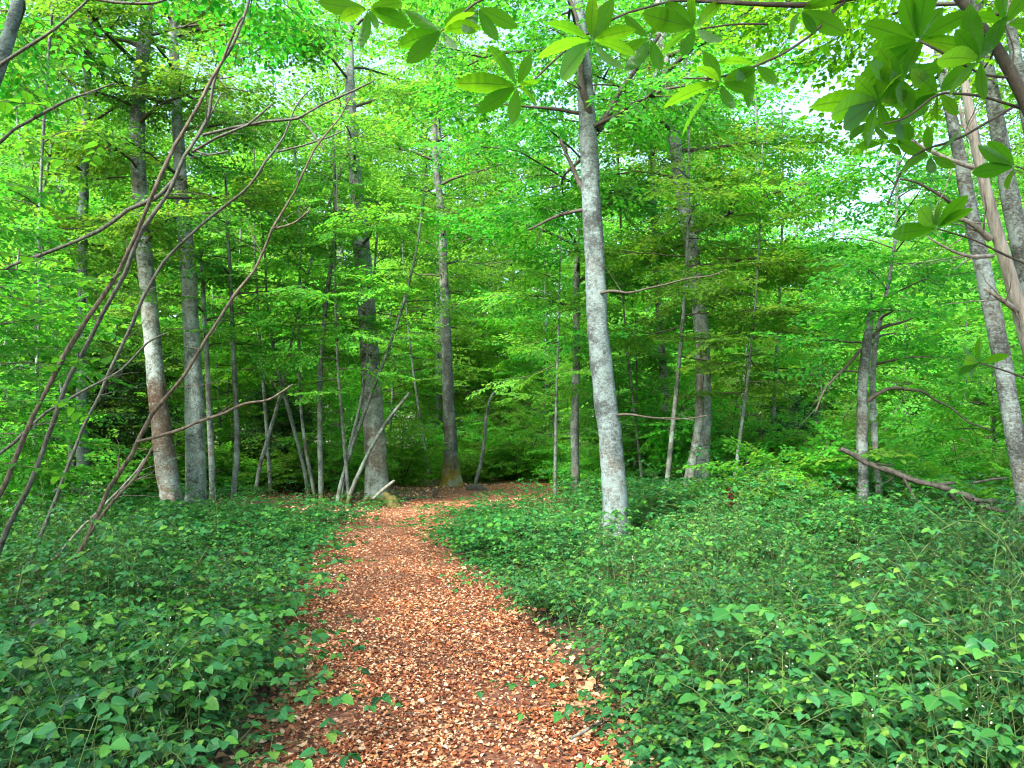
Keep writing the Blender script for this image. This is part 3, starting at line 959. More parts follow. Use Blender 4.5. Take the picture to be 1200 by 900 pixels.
main_tree('slender_tree', 'pale grey trunk leaning across the top left corner', 'tree',
          [(-190, 640, 26), (-130, 420, 24), (-60, 200, 22), (-5, 95, 20), (12, 40, 17), (25, 0, 14)],
          6.5, 11, 'barkpale', 36, z0=5.6, n=14, Lmax=3.4, leaf='beech')

# thin pale poles left of the dark trunk
POLES = [([(250, 598, 8), (247, 520, 8), (243, 430, 7), (238, 340, 6)], 15.6, 'slim pale pole tree right of the straight grey trunk'),
         ([(272, 592, 8), (278, 540, 8), (277, 480, 7), (273, 400, 6), (270, 320, 5)], 15.8, 'slightly bowed pale pole tree second right of the straight grey trunk'),
         ([(377, 586, 8), (375, 520, 7), (374, 450, 7), (380, 370, 6), (393, 270, 5)], 16.6, 'straight pale hazel pole standing left of the dark grey trunk'),
         ([(362, 574, 5), (352, 530, 5), (338, 480, 5), (322, 420, 4), (312, 350, 3)], 17.6, 'thin hazel pole leaning left among the poles'),
         ([(370, 580, 5), (360, 540, 5), (352, 480, 4), (350, 400, 4), (352, 300, 3)], 17.2, 'thin upright hazel pole among the poles'),
         ([(395, 582, 6), (410, 530, 5), (432, 470, 5), (455, 410, 4), (475, 350, 4), (490, 285, 3)], 16.4, 'hazel pole leaning right across the dark grey trunk'),
         ([(406, 590, 6), (418, 560, 6), (432, 530, 5), (452, 495, 5), (480, 460, 4)], 16.2, 'short hazel stem leaning steeply right at the foot of the dark trunk'),
         ([(400, 578, 4), (410, 520, 4), (424, 470, 4), (430, 420, 3)], 16.8, 'thin hazel stem just left of the dark grey trunk'),
         ([(300, 560, 5), (318, 500, 5), (335, 440, 4), (345, 380, 4)], 18.0, 'hazel pole leaning right above the dark hollow'),
         ([(60, 640, 6), (42, 590, 6), (40, 520, 5), (44, 420, 5), (40, 330, 4)], 13.0, 'thin grey pole at the far left behind the leaning stems'),
         ([(40, 660, 5), (41, 560, 5), (40, 480, 4), (46, 380, 4)], 12.0, 'brownish pole stem left of the slim pale tree'),
         ([(75, 625, 7), (68, 590, 6), (60, 560, 6), (55, 535, 5)], 13.5, 'short crooked pale stem before the slim pale tree'),
         ([(88, 600, 7), (84, 540, 7), (78, 490, 6), (70, 440, 5), (64, 400, 4)], 14.6, 'pale stem leaning left beside the slim pale tree'),
         ([(555, 574, 5), (562, 550, 5), (568, 520, 5), (569, 490, 4), (574, 465, 3), (590, 448, 2)], 22.0, 'small bowed pale sapling right of the mossy based tree'),
         ([(755, 590, 5), (748, 520, 4), (738, 440, 4), (732, 380, 3)], 16.5, 'thin stem right behind the pale mottled beech'),
         ([(638, 560, 4), (636, 500, 4), (640, 440, 3)], 30.0, 'thin far stem between the path and the thin dark tree')]
for i, (rows, Y, lab) in enumerate(POLES):
    main_tree('pole_tree', lab, 'tree', rows, Y, (5.5 + (i * 1.7) % 3.5) if i not in (6, 11, 13) else 0, 'barkfar' if i % 4 else 'barkgrey', 60 + i, z0=3.4, n=9 if i not in (6, 11, 13) else 0, Lmax=1.1,
              group='pole trees', sides=8, flare=None, spacing=.4)


# ------------------------------------------------------------------ saplings, shrubs and trees behind: one of each kind, then copies
def proto_tree(name, label, cat, group, H, r0, z0, n, Lmax, leaf, bark, seed, temps=SPR, tmpl=L_OVA, spacing=.36, scale=(.75, 1.2), twigs=True, stems=1, **kw):
    r_ = np.random.default_rng(seed)
    root = thing(name, (0, 0, 0), label, cat, group)
    big = None
    for s in range(stems):
        lean = r_.normal(size=2) * (.06 if stems == 1 else .3)
        k = 10
        t = np.linspace(0, 1, k)
        hh = H * (1 if s == 0 else r_.uniform(.6, 1))
        pts = np.stack([lean[0] * hh * t + .03 * H * np.sin(3 * t + r_.uniform(0, 6)) * t, lean[1] * hh * t + .03 * H * np.sin(2.3 * t + r_.uniform(0, 6)) * t, -.05 + hh * t], 1)
        rad = r0 * (1 - .85 * t) ** .9 + .004
        q, r = resample(pts, rad, .25)
        mb = MB()
        add_tube(mb, q, r, 10, rough=.04, seed=seed + s, flare=(.2, .35, 4))
        mb.build('trunk' if stems == 1 else 'stem', M[bark], root)
        c = crown(q, r, r_, z0, max(5, n // stems), Lmax, temps, tmpl, spacing=spacing, scale=scale, twigs=twigs, **kw)
        if big is None:
            big = c
        else:
            for Vc, (Fs) in ((c.V, c.F),):
                n0 = big.n
                big.V += c.V
                big.UV += c.UV
                big.F += [(f + n0, m, sm) for f, m, sm in c.F]
                big.n += c.n
    big.build('crown', [M[leaf], M['twig']], root)
    return root


GRP_FAR = 'trees standing beyond the path'
GRP_SAP = 'leafy saplings under the tall trees'
GRP_SHR = 'shrubs in the undergrowth'
far_p = [proto_tree('woodland_tree', '', 'tree', GRP_FAR, [19, 22, 17, 20][i], [.17, .22, .14, .2][i], [2.4, 3.2, 1.8, 4.5][i], [60, 66, 56, 54][i], [3.4, 3.8, 3.0, 3.8][i], 'far', 'barkfar', 700 + i,
                    SPR_FAR, L_DIA, spacing=.42, scale=(1.1, 1.8), twigs=False) for i in range(4)]
sap_p = [proto_tree('sapling', '', 'sapling', GRP_SAP, [5.5, 7.5, 4.2, 9.0, 6.5][i], [.035, .05, .03, .06, .045][i], [.9, 1.4, .6, 1.8, 1.0][i], [26, 36, 22, 42, 32][i], [1.5, 2.0, 1.3, 2.4, 1.9][i],
                    'bright', 'barkfar', 720 + i, SPR_SAP, spacing=.27, elev=(.1, .5)) for i in range(5)]
drk_p = [proto_tree('sapling', '', 'sapling', GRP_SAP, [5.0, 6.5][i], [.035, .045][i], [.8, 1.0][i], [26, 30][i], [1.6, 1.9][i], 'beech', 'barkfar', 730 + i, SPR_SAP, spacing=.27, elev=(0, .4)) for i in range(2)]
hi_p = [proto_tree('sapling', '', 'sapling', GRP_SAP, [8.5, 10][i], [.04, .05][i], [2.8, 3.4][i], [18, 21][i], [1.9, 2.2][i], 'bright', 'barkfar', 780 + i, SPR_SAP, spacing=.27, elev=(-.1, .4)) for i in range(2)]
sap_p += drk_p + hi_p
shr_p = [proto_tree('shrub', '', 'shrub', GRP_SHR, [1.7, 2.4, 1.3][i], [.018, .022, .015][i], .15, [24, 30, 22][i], [.9, 1.15, .8][i], 'bright', 'twig', 740 + i, SPR_SAP, spacing=.28, scale=(.6, .95), stems=3, elev=(.2, .6), sub=False, start=.15) for i in range(3)]
hol_p = proto_tree('holly_bush', 'dark evergreen holly bush behind the slim pale tree', 'bush', None, 4.0, .05, .2, 40, 1.5, 'dark', 'twig', 760, spacing=.2, scale=(.7, 1.0), stems=2, elev=(.3, .7))


def put(proto, used, x, y, rz, s, label, sz=None):
    o = proto if proto not in used else copy_tree(proto)
    used.add(proto)
    o.location = (x, y, float(gz(x, y)))
    o.rotation_euler = (0, 0, rz)
    o.scale = (s, s, sz or s)
    o['label'] = label
    return o


used = set()
X = lambda px, Y: (px - 600) / FPX * Y
put(hol_p, used, X(118, 19), 19.0, .3, 1.0, 'dark evergreen holly bush behind the slim pale tree')
put(hol_p, used, X(20, 17), 17.0, 2.3, .9, 'dark evergreen holly bush at the far left edge behind the leaning stems')
put(hol_p, used, X(345, 22), 22.0, 4.0, .75, 'low dark evergreen bush in the hollow behind the hazel poles')
put(hol_p, used, X(920, 18), 18.0, 1.0, .6, 'low dark bush in the shade right of the forked beech')

r2 = np.random.default_rng(77)
# tall trees behind, rows from 28 m to 62 m
for row, (Yr, step) in enumerate(((35, 125), (43, 110), (52, 100), (62, 90))):
    for px in np.arange(-90 + (row % 2) * 50, 1300, step):
        Yq = Yr + r2.uniform(-2.5, 2.5)
        pxx = px + r2.uniform(-25, 25)
        if row == 0 and 540 < pxx < 700:
            continue
        if row <= 2 and 915 < pxx < 1060:
            continue
        put(far_p[int(r2.integers(0, 4))], used, X(pxx, Yq), Yq, r2.uniform(0, 6.28), r2.uniform(1.0, 1.4), 'tall bright green tree among those standing beyond the path')
# unseen trees added behind the viewpoint to shade the path and foreground
for x_, y_, k_, s_ in ((-6.5, -4.5, 1, .6), (-3, -7, 3, .6), (-8.5, 0, 0, .65)):
    put(far_p[k_], used, x_, y_, r2.uniform(0, 6.28), s_, 'unseen leafy tree added behind the viewpoint to shade the path')['group'] = 'unseen shade trees behind the viewpoint'
# saplings
SAP = [(-45, 10.5, 5, .85), (-60, 8.5, 6, .8),  (110, 20, 1, 1), (60, 22, 3, 1), (150, 27, 4, 1.0), (262, 23, 1, 1.0), (310, 26, 3, 1), (385, 24, 4, 1.05), (480, 36, 1, 1.2), (455, 31, 3, 1),
       (560, 40, 1, 1.3), (610, 42, 3, 1.0), (520, 44, 3, 1.2), (650, 37, 4, 1.2), (655, 31, 3, 1.1), (705, 23, 1, 1.0), (745, 19, 2, 1.2), (770, 30, 3, 1.1), (860, 24, 1, 1.0), (890, 30, 4, 1.3), (930, 27, 3, 1.1), (820, 34, 1, 1.3),
       (960, 25, 2, 1.3), (1010, 27, 1, 1.1), (1060, 25, 0, 1.1), (1060, 32, 3, 1.2), (1120, 24, 4, 1.1), (1160, 16, 2, 1.1), (1200, 24, 3, 1.1), (1250, 14, 4, 1), (-20, 14, 6, 1.1), (30, 19, 3, 1.0), (200, 34, 3, 1.2), (270, 38, 3, 1.3), (350, 36, 1, 1.2), (740, 17.5, 5, .9), (850, 13.6, 7, .9), (775, 13.8, 8, .9), (412, 16.4, 8, .8), (505, 26, 7, 1.15), (262, 25.0, 8, .9), (320, 19, 8, 1.0), (900, 17, 8, .95), (650, 14.5, 7, .8), (975, 38, 3, 1.3), (1130, 36, 1, 1.4), (730, 40, 3, 1.3)]
for px, Y, k, s in SAP:
    put(sap_p[k], used, X(px, Y), Y, r2.uniform(0, 6.28), s * r2.uniform(.92, 1.08), 'slim leafy sapling among those growing under the tall trees')
SHR = [(300, 21.5, 1), (345, 20.5, 0), (250, 20, 2), (390, 20.5, 0), (470, 24, 1), (495, 28, 0), (430, 22.5, 2), (600, 30, 1), (650, 28, 2), (690, 20, 0), (735, 18, 1), (770, 18.5, 0), (850, 16.5, 1), (885, 16, 0), (915, 15.5, 1), (950, 17, 2),
       (985, 15, 0), (1060, 14, 2), (1090, 17, 1), (1130, 14.5, 0), (1180, 13, 1), (1215, 11, 2), (1080, 12.5, 2), (140, 18, 2), (60, 16, 1), (10, 13, 0), (-20, 11, 2), (180, 19, 0), (800, 17.5, 2), (840, 21, 1), (1000, 22, 1), (1150, 21, 1), (560, 33, 1), (1050, 12.8, 2), (555, 25.5, 2), (610, 26, 0), (660, 25, 2), (700, 23, 0), (520, 27.5, 1), (590, 28, 1), (640, 27, 1), (925, 12.6, 2), (880, 13.2, 2), (960, 13.0, 0),
       (900, 20, 0), (940, 22, 1), (1040, 19, 0), (1100, 21, 0), (1060, 25, 1), (980, 26, 0), (880, 25, 1), (1180, 18, 0), (520, 32, 0), (450, 28, 0), (625, 34, 0), (680, 31, 1), (720, 27, 0), (220, 24, 1), (150, 22, 0)]
for px, Y, k in SHR:
    put(shr_p[k], used, X(px, Y), Y, r2.uniform(0, 6.28), r2.uniform(.85, 1.2), 'low leafy shrub among those between the trunks')
for p in far_p + sap_p + shr_p:
    if p not in used:
        put(p, used, X(300, 50), 50, 0, 1, 'low leafy shrub among those between the trunks')

# the wood far off, seen as one mass
mb = MB()
n = 150000
a = rng.uniform(-.85, .85, n)
R_ = rng.uniform(66, 92, n)
top = 15 + 4 * np.sin(a * 17) + 2.5 * np.sin(a * 41 + 1)
z = top * rng.uniform(0, 1, n) ** .9
b = rng.uniform(0, 2 * PI, n)
place_leaves(mb, np.stack([R_ * np.sin(a), R_ * np.cos(a), z], 1), np.stack([np.cos(b), np.sin(b), rng.normal(size=n) * .4 - .2], 1), np.stack([rng.normal(size=n) * .5, rng.normal(size=n) * .5, np.ones(n)], 1), rng.uniform(.25, .5, n), L_DIA)
tag(mb.build('distant_wood', M['far']), 'far off wood closing the view behind the trees', 'wood', kind='stuff')


# ------------------------------------------------------------------ foreground leaning stems on the left
def bent_stem(name, label, cat, rows, Y, mat, twigs=(), group=None, sides=10, leaves=None):
    pts, rad = px_stem(rows, Y)
    rad = rad * .6
    base = pts[0] + np.array([0, 0, .05])
    rk = np.random.default_rng(len(label) + 3)
    root = thing(name, base, label, cat, group)
    q, r = resample(pts, rad, .05, 1)
    q = kink(q, rk, .022)
    mb = MB()
    add_tube(mb, q, r, sides, rough=.09, seed=len(label))
    twiggy(mb, q, r, rk, 10, L=(.1, .45))
    mb.build('stem', M[mat], root, base)
    for rows_t, yt in twigs:
        tp, tr = px_stem(rows_t, [Y] + [yt] * (len(rows_t) - 1), False)
        tp, tr = resample(tp, tr, .04, 2)
        m2 = MB()
        tp = kink(tp, rk, .014, 6)
        add_tube(m2, tp, tr, 7, rough=.08)
        twiggy(m2, tp, tr, rk, 4, .3, L=(.1, .35))
        m2.build('branch', M[mat], root, base)
    return root, base


def hazel_leaves(root, base, spots, seed, mat='hazel', size=(.06, .11), tm=L_HAZ):
    """spots: (photo x, photo y, Y, number, spread in m)"""
    r_ = np.random.default_rng(seed)
    mb = MB()
    pos, d, nr, sz = [], [], [], []
    for px, py, Y, k, sp in spots:
        c = P(px, py, Y)
        az = r_.uniform(0, 6.28)
        ax = np.array([math.cos(az), math.sin(az) * .5, r_.normal() * .12 - .1])
        tw = np.array([c - ax * sp, c, c + ax * sp])
        add_tube(mb, tw, [.003, .0025, .0012], 4, 1)
        for j in range(k):
            f = -1 + 2 * j / max(1, k - 1)
            p = c + ax * sp * f
            sd = 1 if j % 2 else -1
            dd = ax * .5 + sd * np.cross(ax, [0, 0, 1]) + np.array([0, 0, r_.normal() * .15 - .15])
            pos.append(p), d.append(dd), nr.append([r_.normal() * .25, r_.normal() * .25, 1]), sz.append(r_.uniform(*size))
    place_leaves(mb, np.array(pos), np.array(d), np.array(nr, float), np.array(sz), tm, 0)
    mb.build('foliage', [M[mat], M['twig']], root, base, uv=True)


root, base = bent_stem('leaning_sapling', 'dark leaning stem that forks near its top, leftmost of the slanting stems', 'stem',
                       [(-120, 760, 12), (-60, 680, 11), (0, 588, 10), (32, 500, 9), (85, 400, 9), (140, 305, 8), (185, 215, 8), (215, 160, 7), (235, 110, 7), (250, 75, 6), (262, 55, 5), (284, 18, 4)], 5.4, 'stemred')
hazel_leaves(root, base, [(30, 170, 4.6, 7, .22), (60, 185, 4.7, 7, .2), (10, 215, 4.5, 6, .2), (110, 180, 5, 6, .22), (20, 350, 5.2, 8, .3), (60, 370, 5.3, 8, .3), (45, 430, 5.3, 8, .3), (20, 470, 5, 8, .3), (100, 420, 5.4, 6, .25),
                          (15, 120, 4.6, 6, .2), (120, 60, 5.2, 8, .3), (60, 120, 5, 6, .25), (90, 480, 5.5, 7, .3), (30, 300, 5, 8, .3), (90, 330, 5.3, 8, .3), (20, 545, 5.2, 8, .3), (70, 560, 5.5, 6, .25)], 5)
bent_stem('leaning_sapling', 'grey leaning stem forming the right limb of the high narrow fork', 'stem',
          [(-80, 760, 12), (-20, 680, 11), (20, 590, 10), (50, 530, 9), (75, 445, 9), (120, 370, 9), (165, 280, 8), (200, 225, 8), (235, 160, 7), (247, 110, 6), (250, 85, 6), (272, 60, 6), (285, 30, 6), (297, -8, 5), (310, -60, 4)], 5.6, 'stem',
          twigs=[([(210, 205, 6), (180, 232, 6), (140, 258, 5), (85, 282, 4), (40, 300, 4), (5, 317, 3)], 5.6), ([(238, 158, 4), (270, 153, 4), (310, 146, 3.5), (350, 134, 3), (400, 112, 2.5), (440, 95, 2)], 5.6),
                 ([(225, 178, 4), (255, 162, 3.5), (290, 145, 3), (322, 124, 2)], 5.5), ([(228, 176, 3), (245, 182, 2.5), (270, 176, 2)], 5.5), ([(250, 90, 3), (262, 93, 2.5), (276, 87, 2)], 5.6), ([(240, 150, 3), (250, 130, 2.5), (261, 110, 2)], 5.6)])
bent_stem('leaning_sapling', 'long pale reddish stem sweeping from the left brambles up to the right', 'stem',
          [(5, 742, 12), (25, 715, 12), (60, 690, 11), (95, 640, 10), (125, 580, 9), (155, 525, 8), (185, 482, 8), (215, 445, 7), (245, 395, 6), (270, 345, 6), (300, 308, 5), (322, 268, 5), (345, 215, 4), (375, 165, 4), (400, 130, 3), (412, 105, 2)], 5.9, 'stemred',
          twigs=[([(160, 518, 4), (188, 514, 4), (215, 507, 4), (250, 490, 3.5), (285, 473, 3), (315, 470, 2.5), (345, 450, 2)], 5.9), ([(322, 268, 3), (345, 262, 2.5), (363, 246, 2)], 5.9), ([(97, 640, 4), (120, 610, 4), (150, 570, 3.5), (182, 525, 3)], 5.8)])
bent_stem('leaning_sapling', 'thin pale stem lying low across the long reddish stem', 'stem',
          [(20, 688, 5), (50, 660, 5), (85, 625, 5), (120, 592, 4), (150, 560, 3.5), (170, 535, 3)], 6.6, 'stempale')
bent_stem('leaning_sapling', 'slim dark stem slanting up right past the twin trunks', 'stem',
          [(-40, 560, 6), (40, 497, 6), (78, 473, 5), (115, 450, 5), (150, 425, 4), (175, 398, 4), (195, 392, 3)], 6.6, 'stem')
bent_stem('leaning_sapling', 'thin branching stem slanting up right in front of the middle foliage', 'stem',
          [(20, 700, 7), (75, 560, 6.5), (120, 450, 6), (165, 360, 6), (195, 305, 6), (222, 272, 6), (255, 245, 6), (290, 220, 5), (315, 190, 5), (335, 150, 4), (350, 115, 3), (368, 105, 2)], 7.2, 'stem',
          twigs=[([(345, 135, 3), (362, 150, 2.5), (380, 175, 2)], 7.2), ([(325, 178, 3), (350, 170, 2.5), (385, 160, 2), (405, 150, 1.5)], 7.2)])
bent_stem('leaning_sapling', 'bare dark branch crossing the top left corner', 'stem',
          [(-260, 700, 12), (-140, 300, 11), (-60, 130, 10), (0, 76, 8), (35, 55, 7), (65, 33, 6), (92, 8, 5), (110, -10, 4)], 4.6, 'stem',
          twigs=[([(100, -3, 4), (140, 4, 4), (185, 6, 3), (205, -6, 2)], 4.6), ([(-60, 205, 5), (5, 163, 4), (45, 135, 4), (75, 115, 3), (130, 95, 2)], 4.7)])


# ------------------------------------------------------------------ chestnut tree reaching in from the right
def chestnut():
    bx, by = 2.62, 1.9
    base = np.array([bx, by, float(gz(bx, by))])
    root = thing('chestnut_tree', base, 'chestnut tree whose big toothed leaves hang across the top of the view', 'tree')
    rr_ = np.random.default_rng(88)
    tp = np.array([[bx, by, -.05], [bx + .02, by, 1.2], [bx - .03, by + .05, 2.4], [bx - .05, by + .1, 3.4], [bx, by + .2, 4.6], [bx + .1, by + .3, 6.0], [bx - .1, by + .5, 9.0]])
    q, r = resample(tp, np.array([.13, .115, .11, .10, .08, .06, .01]), .1)
    m = MB()
    add_tube(m, q, r, 14, rough=.04, flare=(.2, .4, 5))
    m.build('trunk', M['barkgrey'], root, base)

    crown(*resample(tp, np.array([.13, .115, .11, .10, .08, .06, .01]), .3), rr_, 4.8, 13, 4.2, SPR_FAR, L_DIA, spacing=.45, scale=(.9, 1.3), bias=(-2.3, .75), elev=(.35, .8)).build('crown', [M['chestnut'], M['twig']], root, base)  # overhead crown added, turned back out of view, to shade the foreground

    def br(rows, Y, join=None, mat='twig'):
        pts, rad = px_stem(rows, Y, False)
        if join is not None:
            pts = np.concatenate([[join], pts])
            rad = np.concatenate([[rad[0] * 1.4], rad])
        pts, rad = resample(pts, rad, .03, 1)
        m2 = MB()
        add_tube(m2, pts, rad, 8, rough=.05)
        m2.build('branch', M[mat], root, base)

    T = lambda z: np.array([bx - .03, by + .1, z])
    # limbs in view
    br([(1260, 250, 15), (1218, 155, 15), (1200, 118, 14), (1180, 75, 13), (1158, 40, 12), (1130, 5, 11), (1100, -30, 9), (1060, -55, 8)], 2.7, T(2.3))
    br([(1130, -60, 10), (1040, -12, 9), (985, 0, 8), (960, 6, 8), (920, 6, 7), (870, 4, 6), (830, 0, 5), (790, -12, 4), (700, -30, 3), (600, -40, 3)], 2.9, T(3.2))
    br([(1010, -14, 5), (985, 5, 4), (975, 15, 4), (955, 38, 3.5), (920, 62, 3), (885, 78, 3), (840, 92, 2.5), (800, 92, 2)], 2.9)
    br([(860, 4, 4), (835, 2, 4), (790, 0, 3.5), (730, 16, 3), (683, 42, 3), (651, 69, 2.5), (632, 88, 2.5), (620, 99, 2), (606, 102, 1.5)], 2.85)
    br([(900, 28, 3), (860, 28, 2.5), (820, 34, 2)], 2.85)
    br([(1200, 128, 4), (1150, 112, 3.5), (1100, 108, 3), (1060, 140, 2.5), (1035, 145, 2)], 2.75)
    br([(1195, 92, 4), (1150, 88, 3), (1105, 62, 3), (1078, 48, 3)], 2.7)
    br([(1200, 118, 3.5), (1120, 165, 3), (1080, 175, 2.5), (1060, 190, 2.5), (1040, 240, 2)], 3.0)
    br([(690, -35, 3), (620, -14, 3), (560, 0, 3), (535, 22, 2.5), (517, 37, 2)], 2.9)
    br([(600, -40, 3), (520, -30, 3), (470, -8, 2.5), (448, 5, 2), (431, 12, 2)], 2.95)
    br([(1185, 80, 3), (1190, 60, 2), (1178, 30, 2)], 2.6)
    r_ = np.random.default_rng(4)

    def whorl(px, py, Y, leaves, name='leaf_cluster'):
        """leaves: (angle in degrees on the photo, length in photo pixels)"""
        m3 = MB()
        c = P(px, py, Y)
        pos, d, nr, sz = [], [], [], []
        for a, ln in leaves:
            a = math.radians(a)
            tilt = r_.uniform(-.5, .45)
            dv = _R * math.cos(a) + _U * math.sin(a) + _F * tilt
            d.append(dv)
            pos.append(c + dv * .008)
            nr.append(np.array([0, -.75, -.55]) * -1 + r_.normal(size=3) * .42)
            L = ln / FPX * Y * r_.uniform(.80, 1.0)
            sz.append([L * r_.uniform(.95, 1.2), L, L])
        place_leaves(m3, np.array(pos), np.array(d), np.array(nr), np.array(sz), L_CHE)
        m3.build(name, M['chestnut'], root, base, uv=True)

    whorl(694, 48, 2.8, [(68, 66), (140, 62), (188, 70), (228, 85), (308, 60), (352, 62), (20, 60), (95, 50)])
    whorl(606, 101, 2.8, [(168, 76), (118, 60), (205, 66), (262, 44), (322, 40), (62, 42), (20, 30)])
    whorl(518, 36, 2.9, [(160, 50), (184, 64), (222, 68), (35, 45), (5, 52), (300, 36)])
    whorl(431, 10, 2.9, [(210, 46), (262, 46), (350, 52), (20, 40), (180, 60), (300, 30)])
    whorl(815, 32, 2.85, [(172, 72), (205, 52), (246, 46), (110, 45), (52, 52), (310, 45), (135, 50)])
    whorl(845, 97, 2.85, [(190, 72), (222, 76), (288, 40), (112, 45), (30, 52), (352, 40), (150, 45)])
    whorl(938, 12, 2.9, [(240, 36), (300, 44), (20, 50), (-30, 60)])
    whorl(1076, 48, 2.75, [(150, 66), (185, 78), (92, 78), (215, 105), (235, 95), (30, 70), (52, 72), (330, 55), (0, 60), (120, 60)])
    whorl(1030, 118, 2.75, [(150, 52), (195, 100), (212, 84), (175, 92), (255, 52), (300, 40), (60, 42), (20, 52), (90, 52)])
    whorl(1100, 108, 2.8, [(160, 70), (120, 62), (215, 70), (250, 44), (300, 42), (40, 60), (190, 60)])
    whorl(1022, 142, 3.0, [(170, 40), (210, 48), (250, 30), (300, 28), (20, 44), (330, 34)])
    whorl(1060, 138, 2.9, [(200, 42), (240, 46), (280, 34), (20, 38), (120, 36)])
    whorl(1036, 168, 3.0, [(180, 36), (230, 30), (320, 26), (10, 34)])
    whorl(1150, 70, 2.6, [(100, 66), (140, 60), (60, 60), (220, 56), (280, 50), (180, 72)])
    whorl(1178, 28, 2.6, [(60, 52), (110, 56), (150, 50), (-10, 50), (230, 46)])
    whorl(1098, 268, 3.4, [(150, 60), (185, 62), (120, 40), (40, 42), (205, 55), (60, 46), (100, 36)])
    whorl(1148, 425, 3.8, [(170, 36), (195, 42), (140, 30), (215, 38), (20, 30), (100, 30)])
    whorl(1058, 92, 2.75, [(140, 58), (175, 66), (210, 62), (250, 48), (300, 44), (20, 50), (70, 56)])
    whorl(1090, 182, 3.0, [(160, 44), (200, 48), (260, 36), (320, 36), (30, 40), (100, 34)])
    whorl(762, 44, 2.85, [(200, 44), (240, 50), (290, 42), (150, 40), (60, 40)])
    whorl(884, 76, 2.9, [(220, 44), (260, 50), (310, 42), (170, 48), (40, 40)])
    whorl(560, 8, 2.9, [(200, 48), (250, 52), (300, 46), (340, 50)])
    whorl(1190, 195, 3.3, [(150, 50), (185, 52), (120, 42), (225, 48)])
    br([(1230, 320, 4), (1180, 300, 3), (1140, 280, 2.5), (1098, 268, 1.5)], 3.4)
    br([(1250, 470, 4), (1195, 440, 2.5), (1148, 425, 1.5)], 3.8)
    br([(1240, 210, 3), (1190, 195, 1.5)], 3.3)


chestnut()


# ------------------------------------------------------------------ things on the ground
def log(name, label, cat, rows, Y, mat, stubs=(), rough=.09, sides=10, group=None):
    pts = np.array([P(x, y, yy) for (x, y, w), yy in zip(rows, Y)])
    rad = np.array([w / 2 / FPX * yy for (x, y, w), yy in zip(rows, Y)])
    base = pts[0].copy()
    root = thing(name, base, label, cat, group)
    q, r = resample(pts, rad, .05)
    m = MB()
    q = kink(q, np.random.default_rng(len(label)), .02, 8)
    add_tube(m, q, r, sides, rough=rough, seed=len(label))
    if len(rows) > 6:
        twiggy(m, q, r, np.random.default_rng(3), 16, .1, L=(.1, .5))
    m.build('log', M[mat], root, base)
    for rows_s, Ys in stubs:
        sp = np.array([P(x, y, Ys) for x, y, w in rows_s])
        sr = np.array([w / 2 / FPX * Ys for x, y, w in rows_s])
        sp, sr = resample(sp, sr, .04)
        m = MB()
        add_tube(m, sp, sr, 7, rough=.06)
        m.build('branch', M[mat], root, base)
    return root


log('fallen_branch', 'dead branch propped on the broken topped trunk and sloping down to the right', 'dead branch',
    [(984, 526, 5), (1000, 531, 7), (1025, 546, 6), (1060, 561, 6.5), (1090, 568, 6), (1115, 577, 7), (1140, 584, 7), (1165, 598, 6), (1200, 612, 6), (1240, 632, 7), (1270, 655, 6)],
    [11.3, 11.3, 11.2, 11.0, 10.9, 10.8, 10.6, 10.4, 10.1, 9.8, 9.5], 'rotten',
    stubs=[([(1095, 570, 6), (1110, 566, 5), (1120, 566, 4)], 10.85), ([(1140, 586, 6), (1165, 588, 5), (1200, 592, 4), (1235, 592, 3)], 10.5), ([(1110, 577, 5), (1125, 590, 4), (1140, 615, 2)], 10.7), ([(1060, 562, 4), (1075, 590, 3), (1090, 605, 2)], 10.9),
           ([(1140, 566, 3), (1160, 562, 3), (1182, 560, 2)], 10.6), ([(1150, 592, 4), (1156, 615, 3), (1160, 625, 2)], 10.5)])

# mossy stump, rotten logs and twigs by the bend
def buttress():
    c = G(463, 596)  # mossy buttress root of the dark grey trunk, built as its own piece
    root = thing('buttress', c, 'small yellow mossy stump at the foot of the dark grey trunk', 'buttress')
    pts = np.array([c + [0, 0, -.05], c + [-.03, .03, .08], c + [-.12, .08, .2], c + [-.26, .14, .32]])
    q, r = resample(pts, [.20, .15, .11, .05], .03)
    m = MB()
    add_tube(m, q, r, 16, rough=.12, flare=(.12, .6, 5), seed=9)
    m.build('buttress', M['mosswood'], root, c)


buttress()
log('fallen_stick', 'pale broken stick leaning against the foot of the dark grey trunk', 'stick', [(437, 584, 3.5), (446, 577, 4), (455, 569, 4), (463, 562, 3)], [16.6, 16.6, 16.6, 16.6], 'stempale')
log('rotten_log', 'black rotten log with upturned snags beside the path bend', 'log',
    [(465, 589, 9), (480, 588, 12), (495, 589, 12), (510, 588, 11), (526, 586, 8)], [18.6, 18.6, 18.7, 18.8, 18.9], 'rotten',
    stubs=[([(503, 588, 5), (510, 579, 4), (507, 573, 3)], 18.6), ([(510, 580, 4), (514, 572, 3)], 18.6), ([(488, 586, 4), (493, 581, 3)], 18.6)])
log('rotten_log', 'mossy dark root lump at the foot of the bowed pale sapling', 'log', [(548, 574, 8), (556, 572, 12), (564, 574, 12), (572, 577, 7)], [21.6, 21.5, 21.4, 21.3], 'rotten')
log('fallen_stick', 'pale crooked stick lying among the leaves at the left edge', 'stick', [(-10, 806, 4), (18, 808, 5), (40, 812, 5), (55, 822, 4), (75, 828, 4), (92, 833, 3)], [4.55, 4.5, 4.45, 4.4, 4.35, 4.3], 'stempale')
log('fallen_stick', 'brown stick lying in the litter at the bottom left corner', 'stick', [(0, 888, 4), (45, 887, 4), (78, 889, 5), (95, 896, 5), (108, 904, 4)], [3.7, 3.7, 3.68, 3.62, 3.58], 'stempale')
